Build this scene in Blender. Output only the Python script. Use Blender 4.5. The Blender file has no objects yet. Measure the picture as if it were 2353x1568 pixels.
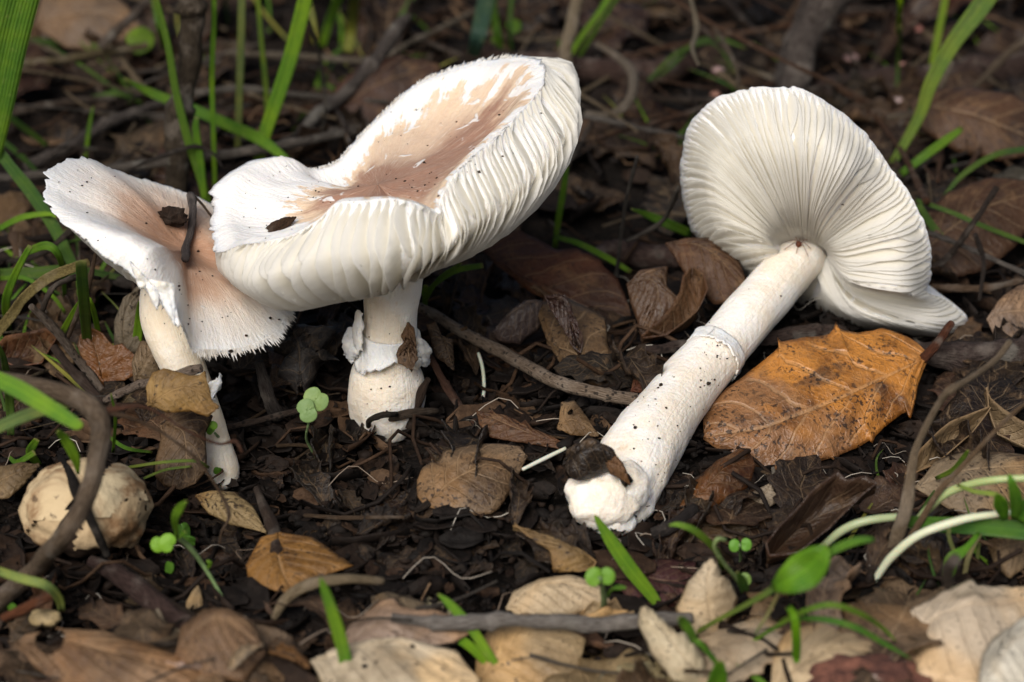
import bpy, math, random
import numpy as np
from mathutils import Vector, noise
from mathutils.bvhtree import BVHTree
random.seed(11)
rnd = random.uniform
SC = bpy.context.scene
COL = SC.collection

# ------------------------------------------------------------------ camera
PITCH = math.radians(24)
DIST = 0.60                       # metres from the lens to the mushrooms
FRAME_W = 0.26                    # metres of scene across the frame at that distance
PXW, PXH = 2353.0, 1568.0         # photo coordinates used below
MPP = FRAME_W / PXW               # metres per photo pixel in the plane of the mushrooms
CMPP = MPP * 100
TGT = Vector((0, 0, 0.022))
FWD = Vector((0, math.cos(PITCH), -math.sin(PITCH)))
UP = Vector((0, math.sin(PITCH), math.cos(PITCH)))
RIGHT = Vector((1, 0, 0))
cam_data = bpy.data.cameras.new('camera')
cam = bpy.data.objects.new('camera', cam_data)
COL.objects.link(cam)
cam.location = TGT - FWD * DIST
cam.rotation_euler = (math.radians(90) - PITCH, 0, 0)
cam_data.sensor_width = 36
cam_data.lens = 36 * DIST / FRAME_W
cam_data.clip_start = 0.01
cam_data.clip_end = 200
cam_data.dof.use_dof = True
cam_data.dof.focus_distance = 0.592
cam_data.dof.aperture_fstop = 12
SC.camera = cam

# ------------------------------------------------------------------ light
SUN_EL, SUN_AZ = math.radians(42), math.radians(-20)     # azimuth from the camera's side (-y) towards -x
sun_dir = Vector((math.sin(SUN_AZ) * math.cos(SUN_EL), -math.cos(SUN_AZ) * math.cos(SUN_EL), math.sin(SUN_EL)))
world = bpy.data.worlds.new('World')
SC.world = world
world.use_nodes = True
wn = world.node_tree
bg = wn.nodes['Background']
sky = wn.nodes.new('ShaderNodeTexSky')
sky.sky_type = 'NISHITA'
sky.sun_disc = False
sky.air_density = 1.0
sky.dust_density = 4.0
sky.ozone_density = 0.3
sky.sun_elevation = SUN_EL
sky.sun_rotation = math.atan2(sun_dir.x, sun_dir.y)
wn.links.new(sky.outputs[0], bg.inputs[0])
bg.inputs[1].default_value = 0.05
sl = bpy.data.lights.new('sun', 'SUN')
sl.energy = 2.5
sl.angle = math.radians(38)
sl.color = (1.0, 0.965, 0.92)
sun = bpy.data.objects.new('sun', sl)
COL.objects.link(sun)
sun.rotation_euler = sun_dir.to_track_quat('Z', 'Y').to_euler()
SC.view_settings.view_transform = 'Standard'
SC.view_settings.look = 'None'
SC.view_settings.gamma = 1
SC.view_settings.exposure = 0.54
SC.view_settings.use_curve_mapping = False

# ------------------------------------------------------------------ photo pixel -> place
def V(px, py, d=0.0):
    """point seen at photo pixel (px,py), d cm beyond the plane of the mushrooms"""
    k = (DIST + d * .01) / DIST
    return TGT + FWD * (d * .01) + (RIGHT * (px - PXW / 2) + UP * (PXH / 2 - py)) * (MPP * k)

def height(x, y):
    """the lie of the forest floor"""
    yy = max(-1.5, min(2.5, y))
    h = 0.09 * yy
    if abs(x) < 3 and abs(y) < 3:
        h += .0035 * math.sin(x * 31 + 1) * math.cos(y * 27 + .4) + .003 * math.sin(x * 55 - y * 40)
        h += .010 * math.exp(-((y + .215) / .05) ** 2) * (1 if y > -.215 else 1)
    return h

def dG(px, py):
    lo, hi = -25.0, 200.0
    for _ in range(36):
        m = (lo + hi) / 2
        p = V(px, py, m)
        if p.z > height(p.x, p.y): lo = m
        else: hi = m
    return lo

KV = -math.tan(PITCH)     # depth change per cm up the picture for an upright thing
SLOPE = math.sin(PITCH + math.atan(.09))
def lift(px, py, h):
    """depth at which the pixel's ray is h cm above the ground"""
    return dG(px, py) - h / SLOPE

def fbm(p, f, o=3):
    return noise.fractal(Vector(p) * f, 1.0, 2.0, o)

# ------------------------------------------------------------------ objects
def tag(o, label=None, cat=None, group=None, kind=None):
    if label: o['label'] = label
    if cat: o['category'] = cat
    if group: o['group'] = group
    if kind: o['kind'] = kind
    return o

def world_loc(o):
    p = Vector((0, 0, 0))
    while o is not None:
        p = p + o.location; o = o.parent
    return p

def mesh_obj(name, verts, faces, mat, parent=None, color=None, smooth=True, origin=None, uv=None, attrs=None, data=None):
    """one mesh object; verts in world space, origin at the thing's own middle unless given"""
    if data is None:
        V_ = [Vector(v) for v in verts]
        if parent is not None: org = world_loc(parent)
        elif origin is None:
            org = Vector((sum(v.x for v in V_), sum(v.y for v in V_), sum(v.z for v in V_))) / len(V_)
        else: org = origin
        me = bpy.data.meshes.new(name)
        me.from_pydata([v - org for v in V_], [], faces)
        if smooth:
            nrim = getattr(faces, 'rim', 0); nf = len(me.polygons)
            me.polygons.foreach_set('use_smooth', [True] * (nf - nrim) + [False] * nrim)
        if uv is not None:
            L = me.uv_layers.new(name='UVMap')
            idx = np.empty(len(me.loops), dtype=np.int32); me.loops.foreach_get('vertex_index', idx)
            L.data.foreach_set('uv', np.asarray(uv, dtype=np.float32)[idx].ravel())
        for k, (tp, vals) in (attrs or {}).items():
            a = me.attributes.new(k, tp, 'POINT')
            if tp == 'FLOAT': a.data.foreach_set('value', np.asarray(vals, dtype=np.float32))
            else: a.data.foreach_set('vector', np.asarray(vals, dtype=np.float32).ravel())
        me.materials.append(mat)
    else: me, org = data, origin
    o = bpy.data.objects.new(name, me)
    COL.objects.link(o)
    if parent is not None:
        o.parent = parent
    else: o.location = org
    if color is not None: o.color = (*color, 1)
    return o

def empty(name, loc):
    o = bpy.data.objects.new(name, None)
    COL.objects.link(o)
    o.empty_display_size = .01
    o.location = loc
    return o

# ------------------------------------------------------------------ materials
class NT:
    def __init__(s, name):
        s.m = bpy.data.materials.new(name); s.m.use_nodes = True
        s.t = s.m.node_tree; s.b = s.t.nodes['Principled BSDF']; s.out = s.t.nodes['Material Output']
    def n(s, typ, ins=None, out=0, **props):
        nd = s.t.nodes.new(typ)
        for k, v in props.items(): setattr(nd, k, v)
        for k, v in (ins or {}).items(): s.put(nd.inputs[k], v)
        return nd.outputs[out]
    def put(s, sock, v):
        if isinstance(v, bpy.types.NodeSocket): s.t.links.new(v, sock)
        else:
            if isinstance(v, tuple) and len(v) == 3 and sock.type == 'RGBA': v = (*v, 1)
            sock.default_value = v
    def math(s, op, a, b=0.0, c=0.0, clamp=False):
        return s.n('ShaderNodeMath', {0: a, 1: b, 2: c}, operation=op, use_clamp=clamp)
    def mix(s, f, a, b, blend='MIX'):
        nd = s.t.nodes.new('ShaderNodeMix'); nd.data_type = 'RGBA'; nd.blend_type = blend
        s.put(nd.inputs[0], f); s.put(nd.inputs[6], a); s.put(nd.inputs[7], b)
        return nd.outputs[2]
    def rng(s, v, a, b, c=0.0, d=1.0, smooth=True):
        return s.n('ShaderNodeMapRange', {0: v, 1: a, 2: b, 3: c, 4: d}, interpolation_type='SMOOTHSTEP' if smooth else 'LINEAR')
    def noise(s, vec, scale, detail=3, rough=.55, dist=0.0):
        return s.n('ShaderNodeTexNoise', {'Vector': vec, 'Scale': scale, 'Detail': detail, 'Roughness': rough, 'Distortion': dist})
    def obj(s, spread=3.0):
        """object coordinates shifted by the object's random number, so copies differ"""
        tc = s.n('ShaderNodeTexCoord', out=3)
        rn = s.n('ShaderNodeObjectInfo', out=5)
        off = s.math('MULTIPLY', rn, spread)
        return s.n('ShaderNodeVectorMath', {0: tc, 1: s.n('ShaderNodeCombineXYZ', {0: off, 1: off, 2: off})}, operation='ADD')
    def color(s): return s.n('ShaderNodeObjectInfo', out=1)
    def attr(s, name, out=2): return s.n('ShaderNodeAttribute', out=out, attribute_name=name)
    def bump(s, h, strength, dist=.001, normal=None):
        ins = {'Height': h, 'Strength': strength, 'Distance': dist}
        if normal is not None: ins['Normal'] = normal
        return s.n('ShaderNodeBump', ins)
    def set(s, **kw):
        for k, v in kw.items(): s.put(s.b.inputs[k.replace('_', ' ')], v)
        return s.m

def leaf_material(name, spec=.35, rough=.58, speck=.62, wet=0.0, vein_light=.35, two=None, shade=(.30, .25, .22), deep=.64):
    k = NT(name); P = k.obj(); C = k.color()
    uv = k.n('ShaderNodeUVMap'); sx = k.n('ShaderNodeSeparateXYZ', {0: uv}); t = sx; s_ = sx.node.outputs[1]
    a = k.math('ABSOLUTE', s_)
    wob = k.math('MULTIPLY_ADD', k.noise(P, 90, 2), .5, -.25)
    mid = k.rng(a, .012, .05, 1, 0)
    p = k.math('ADD', k.math('SUBTRACT', k.math('MULTIPLY', t, 7.0), k.math('MULTIPLY', a, 1.9)), wob)
    lat = k.rng(k.math('ABSOLUTE', k.math('SUBTRACT', k.math('FRACT', p), .5)), .02, .085, 1, 0)
    lat = k.math('MULTIPLY', lat, k.rng(a, .8, .97, 1, 0))
    net = k.n('ShaderNodeTexVoronoi', {'Vector': P, 'Scale': 480.0}, feature='DISTANCE_TO_EDGE')
    net = k.rng(net, .0, .12, 1, 0)
    vein = k.math('MAXIMUM', k.math('MAXIMUM', mid, k.math('MULTIPLY', lat, .75)), k.math('MULTIPLY', net, .22))
    m1 = k.noise(P, 55, 4, .6, .4)
    m2 = k.noise(P, 160, 4, .65)
    m0 = k.noise(P, 24, 3, .5, .8)
    if two: C = k.mix(k.math('MULTIPLY', k.rng(k.noise(P, 75, 4, .6, .6), .55, .68), .75), k.mix(k.rng(m0, .36, .52), two[0], two[1]), (.10, .045, .022))
    else:
        C = k.mix(k.math('MULTIPLY', k.rng(m0, .50, .64), .55), C, k.mix(1.0, C, (1.45, 1.14, .70), 'MULTIPLY'))
        C = k.mix(k.math('MULTIPLY', k.rng(m0, .46, .36), .45), C, k.mix(1.0, C, (.66, .65, .58), 'MULTIPLY'))
    C = k.mix(1.0, C, (deep, deep * .97, deep * .92), 'MULTIPLY')
    dark = k.mix(1.0, C, shade, 'MULTIPLY')
    lite = k.mix(.45, C, (.42, .25, .12), 'MIX')
    c = k.mix(k.rng(m1, .33, .58), dark, C)
    c = k.mix(k.math('MULTIPLY', k.rng(m2, .52, .72), .38), c, lite)
    c = k.mix(k.math('MULTIPLY', vein, vein_light), c, k.mix(.45, C, (.55, .38, .22)))
    sp = k.noise(P, 950, 2, .5); sp2 = k.noise(P, 120, 2)
    spm = k.math('MULTIPLY', k.rng(sp, speck, speck + .05), k.rng(sp2, .40, .58, .15, 1))
    c = k.mix(k.math('MULTIPLY', spm, .85), c, (.022, .013, .009))
    edge = k.rng(a, .90, 1.0, 0, .45)
    c = k.mix(edge, c, k.mix(1.0, C, (.75, .62, .48), 'MULTIPLY'))
    fine = k.noise(P, 700, 4, .7)
    h = k.math('ADD', k.math('MULTIPLY', vein, .5), k.math('ADD', k.math('MULTIPLY', fine, .55), k.math('MULTIPLY', m2, 1.2)))
    k.put(k.b.inputs['Normal'], k.bump(h, .75, .0009))
    tr = k.n('ShaderNodeBsdfTranslucent', {'Color': k.mix(1.0, c, (1.0, .72, .45), 'MULTIPLY')})
    k.set(Base_Color=c, Roughness=k.rng(m2, .3, .7, rough - .12 - wet, rough + .1 - wet), Specular_IOR_Level=spec)
    sh = k.n('ShaderNodeMixShader', {0: .14, 1: k.b.outputs[0], 2: tr})
    k.put(k.out.inputs[0], sh)
    return k.m

def bark_material(name, flecks=0.0, ridged=40.0, rough=.8):
    k = NT(name); P = k.obj(); C = k.color()
    uv = k.n('ShaderNodeUVMap')
    st = k.n('ShaderNodeMapping', {0: uv, 3: (1.0, .09, 1.0)})
    fib = k.noise(st, ridged, 4, .65)
    C = k.mix(1.0, C, (.78, .76, .73), 'MULTIPLY')
    m = k.noise(P, 120, 4, .6); f = k.noise(P, 900, 3, .6)
    c = k.mix(k.rng(fib, .35, .65), k.mix(1.0, C, (.38, .34, .31), 'MULTIPLY'), C)
    c = k.mix(k.math('MULTIPLY', k.rng(m, .5, .7), .5), c, k.mix(.5, C, (.36, .31, .26)))
    if flecks:
        v = k.n('ShaderNodeTexVoronoi', {'Vector': k.n('ShaderNodeMapping', {0: P, 3: (1.0, 1.0, 1.0)}), 'Scale': 620.0, 'Randomness': 1.0})
        fl = k.rng(v, .22, .34, 1, 0)
        c = k.mix(k.math('MULTIPLY', fl, flecks), c, (.012, .009, .008))
    li = k.noise(P, 70, 3, .6)
    c = k.mix(k.math('MULTIPLY', k.rng(li, .60, .72), .35), c, (.30, .29, .25))
    h = k.math('ADD', k.math('MULTIPLY', fib, 1.4), k.math('ADD', k.math('MULTIPLY', m, 1.0), k.math('MULTIPLY', f, .5)))
    k.put(k.b.inputs['Normal'], k.bump(h, .9, .0012))
    return k.set(Base_Color=c, Roughness=rough, Specular_IOR_Level=.2)

def grass_material(name, rough=.45, trans=.3):
    k = NT(name); P = k.obj(); C = k.color()
    uv = k.n('ShaderNodeUVMap'); sx = k.n('ShaderNodeSeparateXYZ', {0: uv}); s_ = sx.node.outputs[1]
    rib = k.math('SINE', k.math('MULTIPLY', s_, 34.0))
    m = k.noise(P, 70, 4, .65)
    c = k.mix(k.rng(m, .35, .65), k.mix(1.0, C, (.62, .72, .75), 'MULTIPLY'), k.mix(1.0, C, (1.3, 1.08, .7), 'MULTIPLY'))
    c = k.mix(k.rng(k.noise(P, 420, 3, .6), .56, .72, 0, .45), c, k.mix(.5, C, (.30, .30, .10)))
    c = k.mix(k.rng(k.math('ABSOLUTE', s_), .0, .14, .5, 0), c, k.mix(1.0, C, (1.7, 1.5, 1.3), 'MULTIPLY'))
    c = k.mix(k.rng(rib, -.3, 1, 0, .28), c, k.mix(1.0, C, (1.5, 1.4, 1.2), 'MULTIPLY'))
    c = k.mix(k.rng(sx, .93, 1.0, 0, .6), c, (.20, .15, .06))
    k.put(k.b.inputs['Normal'], k.bump(k.math('ADD', rib, k.math('MULTIPLY', k.noise(P, 500, 3), 2.0)), .4, .0005))
    k.set(Base_Color=c, Roughness=rough, Specular_IOR_Level=.3)
    tr = k.n('ShaderNodeBsdfTranslucent', {'Color': k.mix(1.0, c, (1.3, 1.25, .5), 'MULTIPLY')})
    k.put(k.out.inputs[0], k.n('ShaderNodeMixShader', {0: trans, 1: k.b.outputs[0], 2: tr}))
    return k.m

def sss(k, c, radius=(1.0, .75, .5), scale=.0025, w=.55, rough=.6, spec=.22):
    return k.set(Base_Color=c, Subsurface_Weight=w, Subsurface_Radius=radius, Subsurface_Scale=scale, Roughness=rough, Specular_IOR_Level=spec)

def cap_material(name, c_centre, c_mid, c_edge, soft, jag, patch, pale):
    k = NT(name); P = k.obj(0.0); st = k.attr('st', 1); b = k.attr('b'); r = k.attr('r')
    streak = k.noise(st, 1.0, 4, .6, .2); fine = k.noise(st, 4.2, 4, .7)
    mott = k.noise(P, 110, 4, .62); grain = k.noise(P, 900, 3, .6)
    e = k.math('ADD', b, k.math('MULTIPLY', k.math('SUBTRACT', streak, .5), jag))
    e = k.math('ADD', e, k.math('MULTIPLY', k.math('SUBTRACT', fine, .5), jag * .35))
    e = k.math('ADD', e, k.math('MULTIPLY', k.math('SUBTRACT', k.noise(P, 190, 4, .65), .5), jag * .55))
    mask = k.rng(e, -soft, soft)
    pm = k.rng(k.noise(P, patch[0], 3, .55, .6), patch[1], patch[1] + .03)
    mask = k.math('MULTIPLY', mask, k.math('SUBTRACT', 1.0, k.math('MULTIPLY', pm, patch[2])))
    dk = k.attr('dk')
    brown = k.mix(k.rng(k.math('ADD', dk, k.math('MULTIPLY', k.math('SUBTRACT', mott, .5), .55)), .2, .8), c_mid, c_centre)
    brown = k.mix(k.rng(e, .0, .28, 1, 0), brown, c_edge)
    brown = k.mix(k.math('MULTIPLY', k.rng(fine, .5, .75), pale), brown, (.80, .70, .60))
    brown = k.mix(k.rng(grain, .5, .75, 0, .22), brown, k.mix(1.0, brown, (.66, .55, .46), 'MULTIPLY'))
    white = k.mix(k.rng(fine, .45, .75, 0, .5), (.80, .79, .775), (.78, .73, .65))
    c = k.mix(mask, white, brown)
    h = k.math('ADD', k.math('MULTIPLY', streak, .9), k.math('ADD', k.math('MULTIPLY', fine, .8), k.math('ADD', k.math('MULTIPLY', grain, .45), k.math('MULTIPLY', mask, -.55))))
    k.put(k.b.inputs['Normal'], k.bump(h, .62, .0009))
    return sss(k, c, scale=.002, w=.4, rough=.62)

def gill_material():
    k = NT('mushroom_gill'); P = k.obj(.5); g = k.attr('g')
    c = k.mix(k.rng(g, .1, .95), (.90, .86, .75), (.92, .91, .88))
    m = k.noise(P, 160, 3)
    c = k.mix(k.rng(m, .45, .75, 0, .3), c, (.88, .85, .77))
    k.put(k.b.inputs['Normal'], k.bump(k.math('ADD', k.noise(P, 600, 3), k.noise(P, 180, 2)), .25, .0006))
    k.set(Base_Color=c, Roughness=.55, Specular_IOR_Level=.25)
    tr = k.n('ShaderNodeBsdfTranslucent', {'Color': (.95, .935, .89, 1)})
    k.put(k.out.inputs[0], k.n('ShaderNodeMixShader', {0: .58, 1: k.b.outputs[0], 2: tr}))
    return k.m

def stem_material():
    k = NT('mushroom_stem'); P = k.obj(.5); st = k.attr('st', 1)
    fib = k.noise(k.n('ShaderNodeMapping', {0: st, 3: (3.0, 3.0, .5)}), 1.0, 4, .6); m = k.noise(P, 75, 4, .6, .5); g = k.noise(P, 800, 3, .6)
    c = k.mix(k.rng(m, .38, .60), (.84, .825, .80), (.79, .72, .62))
    c = k.mix(k.rng(fib, .45, .75, 0, .45), c, (.86, .84, .80))
    c = k.mix(k.rng(k.noise(P, 130, 4, .7), .62, .74, 0, .55), c, (.62, .45, .27))
    c = k.mix(1.0, c, k.color(), 'MULTIPLY')
    k.put(k.b.inputs['Normal'], k.bump(k.math('ADD', k.math('MULTIPLY', fib, .6), k.math('ADD', g, k.math('MULTIPLY', m, 1.5))), .6, .0009))
    return sss(k, c, scale=.0025, w=.5)

def soil_material():
    k = NT('dark_soil'); P = k.n('ShaderNodeTexCoord', out=3)
    a = k.noise(P, 40, 5, .65); b = k.noise(P, 300, 5, .7); v = k.n('ShaderNodeTexVoronoi', {'Vector': P, 'Scale': 330.0})
    c = k.mix(k.rng(a, .35, .65), (.005, .0035, .0026), (.014, .009, .006))
    c = k.mix(k.rng(b, .55, .75, 0, .6), c, (.05, .031, .019))
    h = k.math('ADD', k.math('MULTIPLY', b, 1.0), k.math('MULTIPLY', v, -.8))
    k.put(k.b.inputs['Normal'], k.bump(h, 1.0, .003))
    return k.set(Base_Color=c, Roughness=.85, Specular_IOR_Level=.2)

def crumb_material(name):
    k = NT(name); P = k.n('ShaderNodeTexCoord', out=3)
    b = k.noise(P, 260, 4, .7); a = k.noise(P, 60, 3)
    c = k.mix(k.rng(b, .35, .7), (.007, .005, .004), (.035, .021, .013))
    c = k.mix(k.rng(a, .58, .7, 0, .4), c, (.075, .042, .022))
    k.put(k.b.inputs['Normal'], k.bump(b, .8, .001))
    return k.set(Base_Color=c, Roughness=.85, Specular_IOR_Level=.2)

def plain_material(name, rough=.6, spec=.3, grain=400.0, var=.5):
    k = NT(name); P = k.obj(); C = k.color()
    m = k.noise(P, grain, 4, .65)
    c = k.mix(k.rng(m, .35, .7), k.mix(1.0, C, (1 - var, 1 - var, 1 - var), 'MULTIPLY'), C)
    k.put(k.b.inputs['Normal'], k.bump(m, .5, .0006))
    return k.set(Base_Color=c, Roughness=rough, Specular_IOR_Level=spec)

M_LEAF = leaf_material('dry_leaf', shade=(.40, .36, .32))
M_LEAFP = leaf_material('pale_leaf', deep=.92, shade=(.55, .52, .48), rough=.5, speck=.63, vein_light=.25)
M_LEAFS = leaf_material('speckled_leaf', speck=.575, rough=.55, vein_light=.5)
M_LEAFG = leaf_material('golden_leaf', deep=.88, speck=.545, rough=.36, spec=.5, vein_light=.6, two=((.30, .145, .060), (.56, .235, .045)))
M_LEAFW = leaf_material('damp_leaf', spec=.45, rough=.55, wet=.15, speck=.66)
M_BARK = bark_material('bark')
M_BARKF = bark_material('flecked_bark', flecks=.8, rough=.65)
M_GRASS = grass_material('grass_blade')
M_STRAW = bark_material('straw', ridged=60.0, rough=.6)
M_GILL = gill_material()
M_STEM = stem_material()
M_CAPC = cap_material('broad_cap_skin', (.34, .19, .13), (.64, .47, .34), (.72, .55, .39), .03, .66, (110.0, .62, .85), .5)
M_CAPL = cap_material('funnel_cap_skin', (.50, .285, .18), (.72, .56, .44), (.78, .67, .56), .34, .34, (95.0, .70, .6), .40)
M_CAPR = cap_material('fallen_cap_skin', (.40, .25, .18), (.5, .36, .26), (.70, .55, .42), .05, .3, (85.0, .7, .8), .5)
M_SOIL = soil_material()
M_CRUMB = crumb_material('soil_crumb')
M_PLAIN = plain_material('plain_organic')
k_ = NT('pale_stem'); P_ = k_.obj(); C_ = k_.color(); m_ = k_.noise(P_, 60, 3)
M_PALE = k_.set(Base_Color=k_.mix(k_.rng(m_, .4, .7, 0, .5), C_, k_.mix(1.0, C_, (.8, .85, .6), 'MULTIPLY')), Roughness=.4, Specular_IOR_Level=.4, Subsurface_Weight=.3, Subsurface_Scale=.001)
M_GREEN = grass_material('seedling_leaf', rough=.5, trans=.3)
# ------------------------------------------------------------------ shape builders
def resample(pts, n):
    """n points evenly along a polyline of tuples (any width), ends kept"""
    A = np.array(pts, dtype=float)
    seg = np.sqrt(((A[1:, :2] - A[:-1, :2]) ** 2).sum(1)) + 1e-9
    c = np.concatenate([[0], np.cumsum(seg)]); u = np.linspace(0, c[-1], n)
    return np.stack([np.interp(u, c, A[:, j]) for j in range(A.shape[1])], 1)

def spline(pts, n):
    """n points along a Catmull-Rom curve through tuples (any width)"""
    A = np.array(pts, dtype=float)
    if len(A) < 3: return resample(pts, n)
    A = np.vstack([2 * A[0] - A[1], A, 2 * A[-1] - A[-2]])
    out = []
    K = len(A) - 3
    for u in np.linspace(0, K - 1e-6, n):
        i = int(u); f = u - i
        p0, p1, p2, p3 = A[i:i + 4]
        out.append(.5 * ((2 * p1) + (p2 - p0) * f + (2 * p0 - 5 * p1 + 4 * p2 - p3) * f * f + (3 * p1 - p0 - 3 * p2 + p3) * f ** 3))
    return np.array(out)

def frames(P):
    """tangent and two normals along a list of Vectors, carried without twist"""
    n = len(P); T = []
    for i in range(n):
        T.append((P[min(i + 1, n - 1)] - P[max(i - 1, 0)]).normalized())
    a = Vector((0, 0, 1)) if abs(T[0].z) < .9 else Vector((1, 0, 0))
    N = (a - T[0] * a.dot(T[0])).normalized(); out = []
    for i in range(n):
        N = (N - T[i] * N.dot(T[i])).normalized()
        out.append((T[i], N, T[i].cross(N)))
    return out

def tube(P, R, m=8, rough=0.0, freq=150.0, knots=0, seed=0, cap=True):
    """closed tube through world points P with radii R (m); rough = relative unevenness"""
    rs = random.Random(seed); F = frames(P); vs, fs, uv = [], [], []
    n = len(P); kn = [(rs.uniform(.05, .95), rs.uniform(.2, .5), rs.uniform(0, 6.28)) for _ in range(knots)]
    L = 0
    for i in range(n):
        if i: L += (P[i] - P[i - 1]).length
        T, A, B = F[i]; t = i / (n - 1)
        for j in range(m):
            a = 2 * math.pi * j / m
            dv = A * math.cos(a) + B * math.sin(a)
            r = R[i]
            if rough: r *= 1 + rough * fbm(P[i] + dv * R[i], freq, 3)
            for kt, ka, kp in kn:
                r *= 1 + ka * math.exp(-((t - kt) / .012) ** 2) * (.6 + .4 * math.cos(a - kp))
            vs.append(P[i] + dv * r); uv.append((a / 6.2832, L * 100))
    for i in range(n - 1):
        for j in range(m):
            fs.append((i * m + j, i * m + (j + 1) % m, (i + 1) * m + (j + 1) % m, (i + 1) * m + j))
    if cap:
        for e, i in ((0, 0), (1, n - 1)):
            vs.append(P[i] + F[i][0] * (R[i] * (.25 if e else -.25))); uv.append((.5, L * 100 * e)); c = len(vs) - 1
            for j in range(m):
                q = (i * m + j, i * m + (j + 1) % m, c)
                fs.append(q if e else q[::-1])
    return vs, fs, uv

def px_points(pts, n, smooth=True):
    A = spline(pts, n) if smooth else resample(pts, n)
    return [V(*a[:3]) for a in A], A

def rpx(px, d):
    return px * MPP * (1 + d / 60.0)

def twig(name, pts, label, color, cat='twig', mat=None, rough=.22, knots=4, group=None, n=None, m=10, parent=None, seed=None, freq=170.0):
    """pts: (px,py,depth or ('g',lift cm), radius px)"""
    Q = [(x, y, (lift(x, y, d[1]) if isinstance(d, tuple) else d), r) for x, y, d, r in pts]
    ln = sum(math.hypot(Q[i + 1][0] - Q[i][0], Q[i + 1][1] - Q[i][1]) for i in range(len(Q) - 1))
    n = n or int(max(14, min(90, ln / 7)))
    P, A = px_points(Q, n)
    R = [max(.00012, rpx(a[3], a[2]) * (1 + (.25 * fbm(p, 55, 2) if rough > .1 else 0))) for a, p in zip(A, P)]
    w = [Vector((fbm(p, 60, 2), fbm(p + Vector((3, 1, 2)), 60, 2), fbm(p + Vector((7, 5, 1)), 60, 2))) * (r * .45) for p, r in zip(P, R)]
    P = [p + q for p, q in zip(P, w)]
    vs, fs, uv = tube(P, R, m, rough, freq, knots, seed if seed is not None else int(Q[0][0] * 7 + Q[0][1]))
    o = mesh_obj(name, vs, fs, mat or M_BARK, parent, color, uv=uv, origin=P[0] if parent is None else None)
    if parent is None: tag(o, label, cat, group)
    return o

class Faces(list):
    rim = 0

def sheet(rows, thick, wave=0.0, freq=100.0):
    """two-sided thin sheet from rows of world points; returns verts, faces"""
    nr, nc = len(rows), len(rows[0]); vs = []
    nrm = []
    for i in range(nr):
        for j in range(nc):
            a = rows[min(i + 1, nr - 1)][j] - rows[max(i - 1, 0)][j]
            b = rows[i][min(j + 1, nc - 1)] - rows[i][max(j - 1, 0)]
            c = a.cross(b)
            nrm.append(c.normalized() if c.length > 1e-14 else Vector((0, 0, 1)))
    top = []
    for i in range(nr):
        for j in range(nc):
            p = rows[i][j]; N = nrm[i * nc + j]
            if wave: p = p + N * (wave * fbm(p, freq, 3))
            top.append(p)
    vs = [p + nrm[k] * (thick / 2) for k, p in enumerate(top)] + [p - nrm[k] * (thick / 2) for k, p in enumerate(top)]
    fs = Faces(); o = nr * nc
    for i in range(nr - 1):
        for j in range(nc - 1):
            q = (i * nc + j, i * nc + j + 1, (i + 1) * nc + j + 1, (i + 1) * nc + j)
            fs.append(q); fs.append(tuple(k + o for k in q[::-1]))
    ring = [i * nc for i in range(nr)] + [(nr - 1) * nc + j for j in range(1, nc)] + [i * nc + nc - 1 for i in range(nr - 2, -1, -1)] + [j for j in range(nc - 2, 0, -1)]
    for a, b in zip(ring, ring[1:] + ring[:1]): fs.append((a, b, b + o, a + o))
    fs.rim = len(ring)
    return vs, fs

def leaf_px(name, mid, left, right, label, color, anchor, k=1.83, kx=0.0, up=0.1, bow=.25, curl=0.0, petiole=None, pet_r=(7, 4), mat=None, cat='leaf', group=None, nt=64, nw=8, wave=.0006, thick=.0003, holes=None, pet_color=None):
    """a leaf whose outline is traced: mid/left/right run base -> tip in photo pixels. It lies in a plane that rises k cm away per cm up the
    picture from the ground at the anchor pixel, lifted up cm; bow lifts its middle, curl its margins (cm)."""
    ax, ay = anchor; d0 = lift(ax, ay, up)
    dep = lambda x, y: d0 + k * (ay - y) * CMPP + kx * (x - ax) * CMPP
    Mi, Le, Ri = (spline(mid, nt), resample(left, nt), resample(right, nt))
    N = Vector((0, -math.sin(PITCH + .9), math.cos(PITCH + .9)))
    N = -FWD * .6 + Vector((0, 0, .6))
    rows, uv, pxs = [], [], []
    for i in range(nt):
        t = i / (nt - 1); row = []
        for j in range(-nw, nw + 1):
            s = j / nw; e = Le[i] if s < 0 else Ri[i]; a = abs(s)
            x, y = Mi[i][0] * (1 - a) + e[0] * a, Mi[i][1] * (1 - a) + e[1] * a
            h = bow * (math.sin(math.pi * t) * (1 - a * a)) + curl * a ** 2.2 - .07 * math.exp(-(a / .06) ** 2)
            ph = (t * 7.0 - a * 1.9); h += .05 * math.sin(2 * math.pi * ph) * a * (1 - a) * 4 * .6
            row.append(V(x, y, dep(x, y)) + N * (h * .01)); uv.append((t, s)); pxs.append((x, y))
        rows.append(row)
    vs, fs = sheet(rows, thick, wave, 75)
    if holes:
        nc = 2 * nw + 1
        m_ = len(pxs)
        bad = {q for q in range(len(vs)) for a, b, rr in holes if math.hypot(pxs[q % m_][0] - a, pxs[q % m_][1] - b) < rr}
        f2 = Faces(f for f in fs if not any(q in bad for q in f)); f2.rim = fs.rim; fs = f2
    o = mesh_obj(name, vs, fs, mat or M_LEAF, None, color, uv=uv + uv, origin=rows[0][nw])
    tag(o, label, cat, group)
    if petiole:
        Q = [(x, y, dep(x, y), pet_r[0] + (pet_r[1] - pet_r[0]) * i / (len(petiole) - 1)) for i, (x, y) in enumerate(petiole)]
        P, A = px_points(Q, 16)
        v2, f2, u2 = tube(P, [rpx(a[3], a[2]) for a in A], 8, .1)
        mesh_obj('petiole', v2, f2, M_BARK, o, pet_color or tuple(c * .7 for c in color), uv=u2)
    return o

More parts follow.
